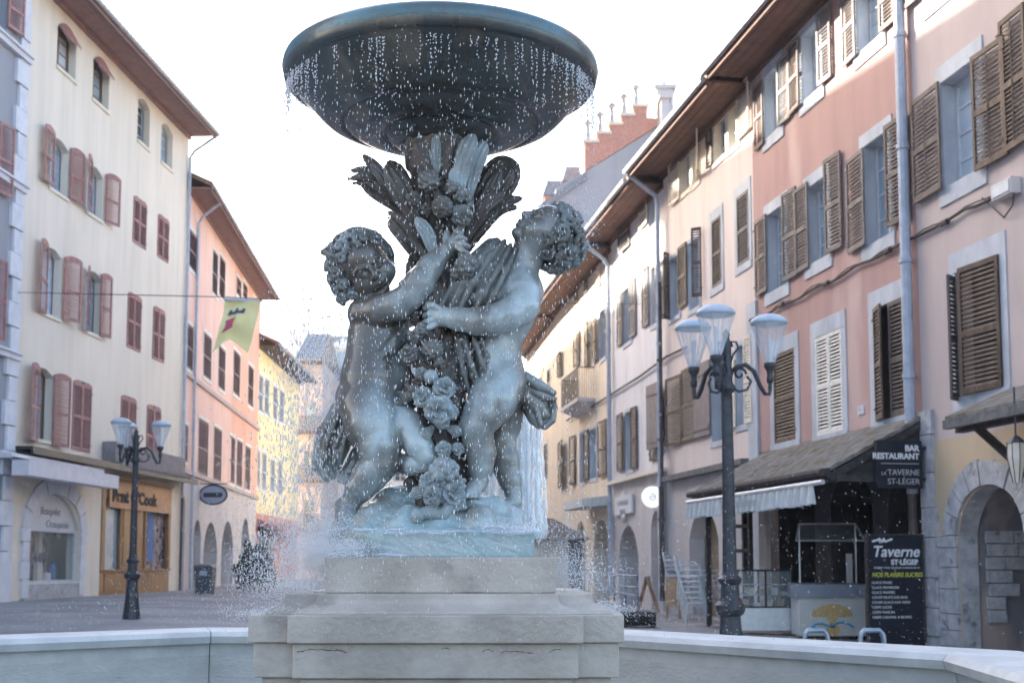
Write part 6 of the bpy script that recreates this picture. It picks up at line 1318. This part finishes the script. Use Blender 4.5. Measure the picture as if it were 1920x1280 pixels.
for si, (px, py, n, rz, nm) in enumerate([(1288, 1158, 7, R(60), 'left hand stack'), (1310, 1172, 6, R(75), 'leaning front stack beside the lamp post'), (1336, 1165, 5, R(100), 'stack behind the lamp post')]):
    p = gp(px, py)
    for k in range(n):
        nth = ['lowest', 'second', 'third', 'fourth', 'fifth', 'sixth', 'topmost'][k] if k < n-1 else 'topmost'
        chair((p.x-.035*k, p.y-.02*k, p.z+.105*k), rz, f'metal terrace chair, {nth} in the {nm}')
def kiosk():
    Z = 30; a = at(1000, HOR, Z); b = at(1105, HOR, Z); g = gz(b.x); L = b.x-a.x; f = Fr((a.x, Z, g), (1, 0, 0), (0, -1, 0)); h = root('market_kiosk', f.p(0, 0, 0), 'cream kiosk with a low brown tiled roof behind the pedestal on the right', 'kiosk', world=True)
    z0 = at(1050, 1010, Z).z-g; z1 = at(1030, 968, Z).z-g; mb = MB(); mb.box(f, .0, L*.62, -2.2, 0, 0, z0); mb.build('wall', M['hcream'], h); mb = MB(); mb.box(f, L*.62, L*.88, -2.2, -.2, 0, z0); mb.build('shutter', M['shBrown'], h)
    V = [f.p(-.3, .5, z0), f.p(L, .5, z0), f.p(L, -2.7, z0), f.p(-.3, -2.7, z0), f.p(L*.15, -1.1, z1), f.p(L*.38, -1.1, z1)]
    mb = MB(); mb.add(V, [(0, 1, 5, 4), (1, 2, 5), (2, 3, 4, 5), (3, 0, 4), (3, 2, 1, 0)]); mb.build('roof', M['shBrown'], h)
kiosk()
def railing():
    p0 = gp(1152, 1140); p1 = gp(1196, 1148); h = root('blue_barrier', p0, 'thin blue metal barrier on the paving, left of the folding boards', 'barrier', world=True); mb = MB(); d = p1-p0; H_ = .9
    for z in (.42, .62, H_): mb.tube([p0+Vector((0, 0, z)), p1+Vector((0, 0, z))], .02, 6)
    for t in (0, .5, 1): mb.tube([p0+d*t, p0+d*t+Vector((0, 0, H_))], .025, 6)
    mb.build('bars', M['bluePaint'], h)
railing()
def flag():
    Y = 26.; a = at(420, 562, Y); b = at(487, 566, Y); h = root('yellow_swallowtail_flag', a, 'yellow swallowtail banner with a dark bird and red tower, hung from a wire', 'flag', world=True)
    n = 22; V = []; s = Y/F
    def pt(u, v):  # v down 0..1
        yb = 636+26*abs(2*u-1)**1.15; w_ = v**1.25; x = (421+66*u)*(1-w_)+(397+67*u)*w_; y = 563+3*u+(yb-563-3*u)*v
        P_ = at(x, y, Y); P_.y += .05*math.sin(u*6+v*3)+.03*math.sin(v*9); return P_
    m_ = 22
    for i in range(m_+1):
        for j in range(n+1): V.append(pt(j/n, i/m_))
    fl = mesh_obj('cloth', V, [(i*(n+1)+j, i*(n+1)+j+1, (i+1)*(n+1)+j+1, (i+1)*(n+1)+j) for i in range(m_) for j in range(n)], M['yellowFlag'], h, smooth=True)
    def patch(name, poly, m):
        # polygon in flag uv, pushed a little in front
        mb = MB()
        for P_ in poly: mb.quad(*[pt(u, v)+Vector((0, -.02, 0)) for u, v in P_])
        mb.build(name, M[m], fl)
    patch('red_tower', [[(.20, .58), (.20, .48), (.17, .48), (.17, .42), (.46, .42), (.46, .48), (.44, .48), (.44, .58)], [(.12, .68), (.20, .58), (.44, .58), (.46, .68)]], 'flagRed')
    patch('dark_bird', [[(.40, .36), (.35, .28), (.37, .17), (.43, .17), (.45, .28)], [(.16, .31), (.18, .20), (.25, .19), (.26, .24), (.36, .24), (.36, .31)], [(.64, .30), (.66, .19), (.58, .18), (.56, .24), (.44, .24), (.44, .31)]], 'flagBlack')
    mb = MB(); mb.tube([a+Vector((0, 0, .02)), b+Vector((0, 0, .02))], .035, 8); mb.build('top_pole', M['plate'], h)
    p0 = fA.p(*[fA.hit(25, 548)[0], 0, fA.hit(25, 548)[1]]); p1 = fG.p(fG.hit(1200, 570)[0], 0, fG.hit(1200, 570)[1]); mb = MB()
    w_ = root('overhead_wire', p0, 'thin wire strung across the square between the facades, carrying the yellow banner', 'wire', world=True)
    mb.tube([p0, a+Vector((0, 0, .06)), b+Vector((0, 0, .06)), p1], .010, 5); mb.build('wire', M['iron'], w_)
flag()
def cables():
    f = fC; z = 5.98; h = root('facade_cable', f.p(0, .05, z), 'black twisted cable clipped along the pink and red facades on the right', 'cable', world=True); rg = random.Random(6)
    pts = [f.p(hu(f, 1429)+.3-i*.3, .06+.01*rg.random(), z-.05*abs(math.sin(i*.55))+rg.uniform(-.012, .012)) for i in range(34)]; mb = MB(); mb.tube(pts, .024, 6); mb.tube([p_+Vector((0, 0, .03+.03*math.sin(i*1.3))) for i, p_ in enumerate(pts)], .012, 5); mb.build('cable', M['black'], h)
    for i in (6, 13, 21, 27): mb = MB(); mb.box(f, -0, .0, 0, 0, 0, 0) if 0 else None; c = pts[i]; mb.tube([c-f.U*.10, c+f.U*.10], .045, 6); mb.build('clamp', M['iron'], h)
    q0 = f.hit(1898, 355); h2 = root('junction_box', f.p(q0[0], .01, q0[1]), 'grey electrical junction box on the pale pink wall beside the dark shutters', 'junction box', world=True); a, b, c, e = bb(f, 540, 1878, 1916, 330, 380)
    mb = MB(); mb.box(f, a, b, .01, .16, c, e); o = mb.build('casing', M['greyB'], h2); mb = MB(); mb.box(f, a+.03, b-.03, .16, .175, c+.03, e-.03); mb.build('cover', M['lampTop'], h2); mb = MB(); mb.tube([f.p(a+.05, .08, c), f.p(a+.1, .08, c-.15), f.p(a+.35, .06, c-.25), f.p(b+.4, .06, z+.03)], .012, 5); mb.build('lead', M['black'], h2)
    g = fG; h3 = root('facade_cable', g.p(0, .05, 4), 'black cable sagging along the white lilac and cream facades', 'cable', world=True); P_ = [(1288, 650), (1250, 668), (1200, 705), (1152, 735), (1105, 765), (1062, 788)]
    pts = []
    for x, y in P_:
        ff = fD if x > 1252 else (fG if x > 1150 else fH); u, z = ff.hit(x, y, .08); pts.append(ff.p(u, .08, z))
    mb = MB(); mb.tube(pts, .03, 6); mb.build('cable', M['black'], h3)
cables()
def wall_lantern():
    u = hu(fC, 1895); f = fC; D_ = .95; c = f.hitu(1908, 860, f.hit(1908, 860, D_)[0]); uu = f.hit(1906, 860, D_)[0]; z0 = f.hit(1906, 905, D_)[1]; z1 = f.hit(1906, 818, D_)[1]
    h = root('hanging_lantern', f.p(uu, D_, z0), 'cream ribbed lantern hanging under the canopy at the right edge', 'lantern', world=True); r_ = .11; H_ = z1-z0
    mb = MB(); mb.lathe(f.p(uu, D_, z0), [(0, 0), (r_*.45, 0), (r_, H_*.55), (r_*.95, H_*.86), (0, H_*.86)], 8); mb.build('shade', M['shCream'], h)
    mb = MB(); mb.lathe(f.p(uu, D_, z0), [(0, H_*.86), (r_*1.1, H_*.86), (r_*.4, H_), (0, H_*1.05)], 8)
    for k in range(8): a = 2*math.pi*k/8; b = f.p(uu, D_, z0); mb.tube([b+Vector((r_*.47*math.cos(a), r_*.47*math.sin(a), 0)), b+Vector((r_*1.02*math.cos(a), r_*1.02*math.sin(a), H_*.55)), b+Vector((r_*.98*math.cos(a), r_*.98*math.sin(a), H_*.86))], .006, 4)
    mb.build('cage', M['iron'], h); mb = MB(); mb.tube([f.p(uu, D_, z0+H_), f.p(uu, D_, z0+H_+.6)], .012, 6); mb.build('hanger', M['iron'], h)
wall_lantern()

# ------------------------------------------------------------------ water
OCT = np.array([(0, 0, 1), (1, 0, 0), (0, 1, 0), (-1, 0, 0), (0, -1, 0), (0, 0, -1)], float); OF = np.array([(0, 1, 2), (0, 2, 3), (0, 3, 4), (0, 4, 1), (5, 2, 1), (5, 3, 2), (5, 4, 3), (5, 1, 4)])
RW = np.random.default_rng(21)
def drops(name, P, r, el, m, label, slant=0.):
    P = np.asarray(P, float); n = len(P); r = np.broadcast_to(r, n); el = np.broadcast_to(el, n)
    V = OCT[None]*np.stack([r, r, r*el], 1)[:, None, :]; V[:, :, 0] += V[:, :, 2]*np.broadcast_to(slant, n)[:, None]; V = (V+P[:, None, :]).reshape(-1, 3); Fc = (OF[None]+(np.arange(n)*6)[:, None, None]).reshape(-1, 3)
    o = mesh_obj(name, V, Fc, M[m], None, smooth=True, org=tuple(P[0])); tag(o, label, 'water', kind='stuff'); return o
AX = np.array([q(822, 1055, 0)[0], ZF]); GR = 9.81
def ring_fall(n, ang_mean, ang_sd, r0=.60, rs=.02, z1=EYE+1.83, z0=.6, drift=.03):
    a = RW.normal(ang_mean, ang_sd, n) if ang_sd else RW.uniform(0, 2*math.pi, n); z = RW.uniform(z0, z1, n); t = (z1-z)/(z1-z0); rr = r0+RW.normal(0, rs, n)+RW.normal(0, 1, n)*drift*t
    return np.stack([AX[0]+rr*np.cos(a), AX[1]+rr*np.sin(a), z], 1)
P1 = ring_fall(3600, 0, 0, .585, .02)
P2 = ring_fall(1700, math.pi*1.05, .30, .53, .05, z0=.75, drift=.05)
P3 = ring_fall(900, math.pi*1.45, .5, .50, .06)
P4 = np.stack([AX[0]+RW.uniform(-.55, .5, 4200), AX[1]-RW.uniform(.05, .6, 4200), RW.uniform(.9, EYE+1.78, 4200)], 1); k = np.hypot(P4[:, 0]-AX[0], P4[:, 1]-AX[1]) < .58; P4 = P4[k]
PD = np.concatenate([P1, P2, P3, P4]); RR = .0007+.0014*RW.random(len(PD))**1.6; drops('falling_water_drops', PD, RR, RW.uniform(2.2, 6.5, len(PD)), 'drop', 'bright water drops falling from the rim of the bronze bowl')
# heavy fall on the left
n = 5200; x = RW.normal(0, 1, n); z = RW.beta(1.0, 1.4, n)*1.15+.86; c0 = q(588, 1000, 0); P = np.stack([c0[0]-.02+x*(.065+.05*(2.0-z)), ZF+RW.normal(.06, .09, n), z], 1)
drops('heavy_water_fall', P, .0012+.0017*RW.random(n)**1.2, RW.uniform(2.2, 5.0, n), 'drop', 'dense white streaks of water pouring down left of the left putto', slant=RW.normal(.02, .06, n))
# strings of beads just under the lip
def beads():
    L = []; 
    for k in range(170):
        a = RW.uniform(math.pi, 2*math.pi); 
        if RW.random() < .5: a = RW.choice([RW.normal(math.pi*1.12, .12), RW.normal(math.pi*1.85, .14)])
        r0 = .590+RW.normal(0, .004); m_ = int(RW.integers(3, 16)); z = EYE+1.80
        for i in range(m_): z -= .009*(1+.18*i)*RW.uniform(.6, 1.3); L.append((AX[0]+(r0-.004*RW.random())*math.cos(a)+RW.normal(0, .0016), AX[1]+r0*math.sin(a), z))
    return np.array(L)
B_ = beads(); drops('dripping_bead_strings', B_, RW.uniform(.0016, .0034, len(B_)), RW.uniform(1.0, 2.4, len(B_)), 'drop', 'strings of water beads dripping off the lip of the bowl')
# splash spray low around the base
def cloud(px, py, dd, sx, sy, sz, n): c = q(px, py, dd); return c+RW.normal(0, 1, (n, 3))*np.array([sx, sy, sz])
S = np.concatenate([cloud(600, 1035, -60, .06, .10, .05, 9500), cloud(640, 1032, -190, .05, .03, .02, 2500), cloud(575, 1095, -140, .10, .12, .03, 3000), cloud(520, 1075, -50, .13, .15, .07, 2600), cloud(640, 1000, -90, .05, .06, .03, 1500), cloud(1080, 1085, -60, .09, .13, .05, 3200), cloud(1050, 1040, 20, .07, .12, .08, 1800), cloud(1125, 1140, -180, .07, .06, .015, 1500), cloud(505, 1150, -260, .07, .05, .012, 1300),
    cloud(1090, 410, 0, .035, .07, .05, 1400), cloud(545, 1000, 0, .13, .2, .12, 1800), cloud(960, 985, -150, .07, .05, .012, 700), cloud(680, 1025, -150, .09, .03, .02, 1500)])
drops('splash_spray', S, RW.uniform(.0006, .0019, len(S)), RW.uniform(.9, 2.6, len(S)), 'mist', 'white splash spray bouncing off the pedestal steps and base', slant=RW.normal(0, .5, len(S)))
S = np.concatenate([cloud(560, 1060, -40, .16, .20, .11, 9000), cloud(600, 1000, -60, .09, .15, .12, 5000), cloud(1090, 1090, -40, .13, .18, .08, 4500), cloud(820, 1035, -200, .30, .03, .035, 2500)]); drops('mist_veil', S, RW.uniform(.0004, .0010, len(S)), RW.uniform(.9, 2.2, len(S)), 'mist', 'soft veil of very fine mist hanging around the pedestal steps')
# fine drifting spray everywhere in front of the basin
n = 7000; Yp = RW.uniform(3.0, 7.5, n); xx = RW.normal(830, 430, n); yy = 1200-np.abs(RW.normal(0, 190, n)); P = np.array([at(a, b, c) for a, b, c in zip(xx, yy, Yp)])
drops('drifting_spray', P, RW.uniform(.0006, .0015, n)*Yp/4.8, RW.uniform(1.2, 3.6, n), 'mist', 'fine slanting spray drifting over the whole basin', slant=-RW.uniform(.1, .6, n))
# running water strands behind on the right
def strands():
    mb = MB(); 
    for k in range(64):
        px = RW.uniform(905, 1020); dd = RW.uniform(70, 260); top = q(px-6, 700+RW.uniform(-60, 60), dd); bot = q(px+RW.uniform(-4, 10), 1010, dd); n_ = 24; w0 = RW.uniform(.003, .011); pts = []
        for i in range(n_+1): t = i/n_; pts.append(tuple(top+(bot-top)*t+np.array([.004*math.sin(9*t+k), .004*math.cos(7*t+k*2), 0])))
        mb.tube(pts, [w0*(.25+.75*min(1, 3*i/n_))*(1+.35*math.sin(i*1.9+k*3)) for i in range(n_+1)], 7)
    o = mb.build('running_water_strands', M['sheet'], None, smooth=True, org=tuple(q(960, 1010, 150))); tag(o, 'vertical translucent strands of water running down behind the right putto', 'water', kind='stuff')
strands()
def foam():
    v = volpx(600, 1030, 965, 1060, -205, 60, .005); rg = RW
    for k in range(90):
        x = rg.uniform(630, 1000); v.ell(q(x, 996+rg.normal(0, 3), rg.uniform(-180, -60)), np.eye(3), (rg.uniform(.02, .05), rg.uniform(.02, .05), .006), .006)
    for k in range(26): x = rg.uniform(615, 760); v.ell(q(x, 1040+rg.normal(0, 2), rg.uniform(-195, -150)), np.eye(3), (rg.uniform(.01, .03), .02, .006), .006)
    v.op(lambda X, Y, Z: .002*np.sin(X*90+4*np.sin(Y*50))*np.sin(Y*110), v.lo, v.lo+v.n*v.h, mode='a')
    V, Fq = v.mesh(); o = mesh_obj('foaming_water', V, Fq, M['sheet'], None, True, org=tuple(q(815, 1000, -100))); tag(o, 'thin foaming water washing over the bronze base', 'water', kind='stuff')
foam()

# ------------------------------------------------------------------ haze: sunlit mist filling the street
def haze():
    mb = MB(); mb.box(ID, -152, 152, -62, 252, -1.5, 26); m = bpy.data.materials.new('haze'); m.use_nodes = True; t = m.node_tree; t.nodes.clear(); o = t.nodes.new('ShaderNodeOutputMaterial'); v = t.nodes.new('ShaderNodeVolumePrincipled')
    v.inputs['Color'].default_value = (1, 1, 1, 1); v.inputs['Density'].default_value = .0006; v.inputs['Anisotropy'].default_value = .35; t.links.new(v.outputs[0], o.inputs['Volume'])
    h = mb.build('haze', m); tag(h, 'pale sunlit haze filling the street', 'haze', kind='stuff')
haze()
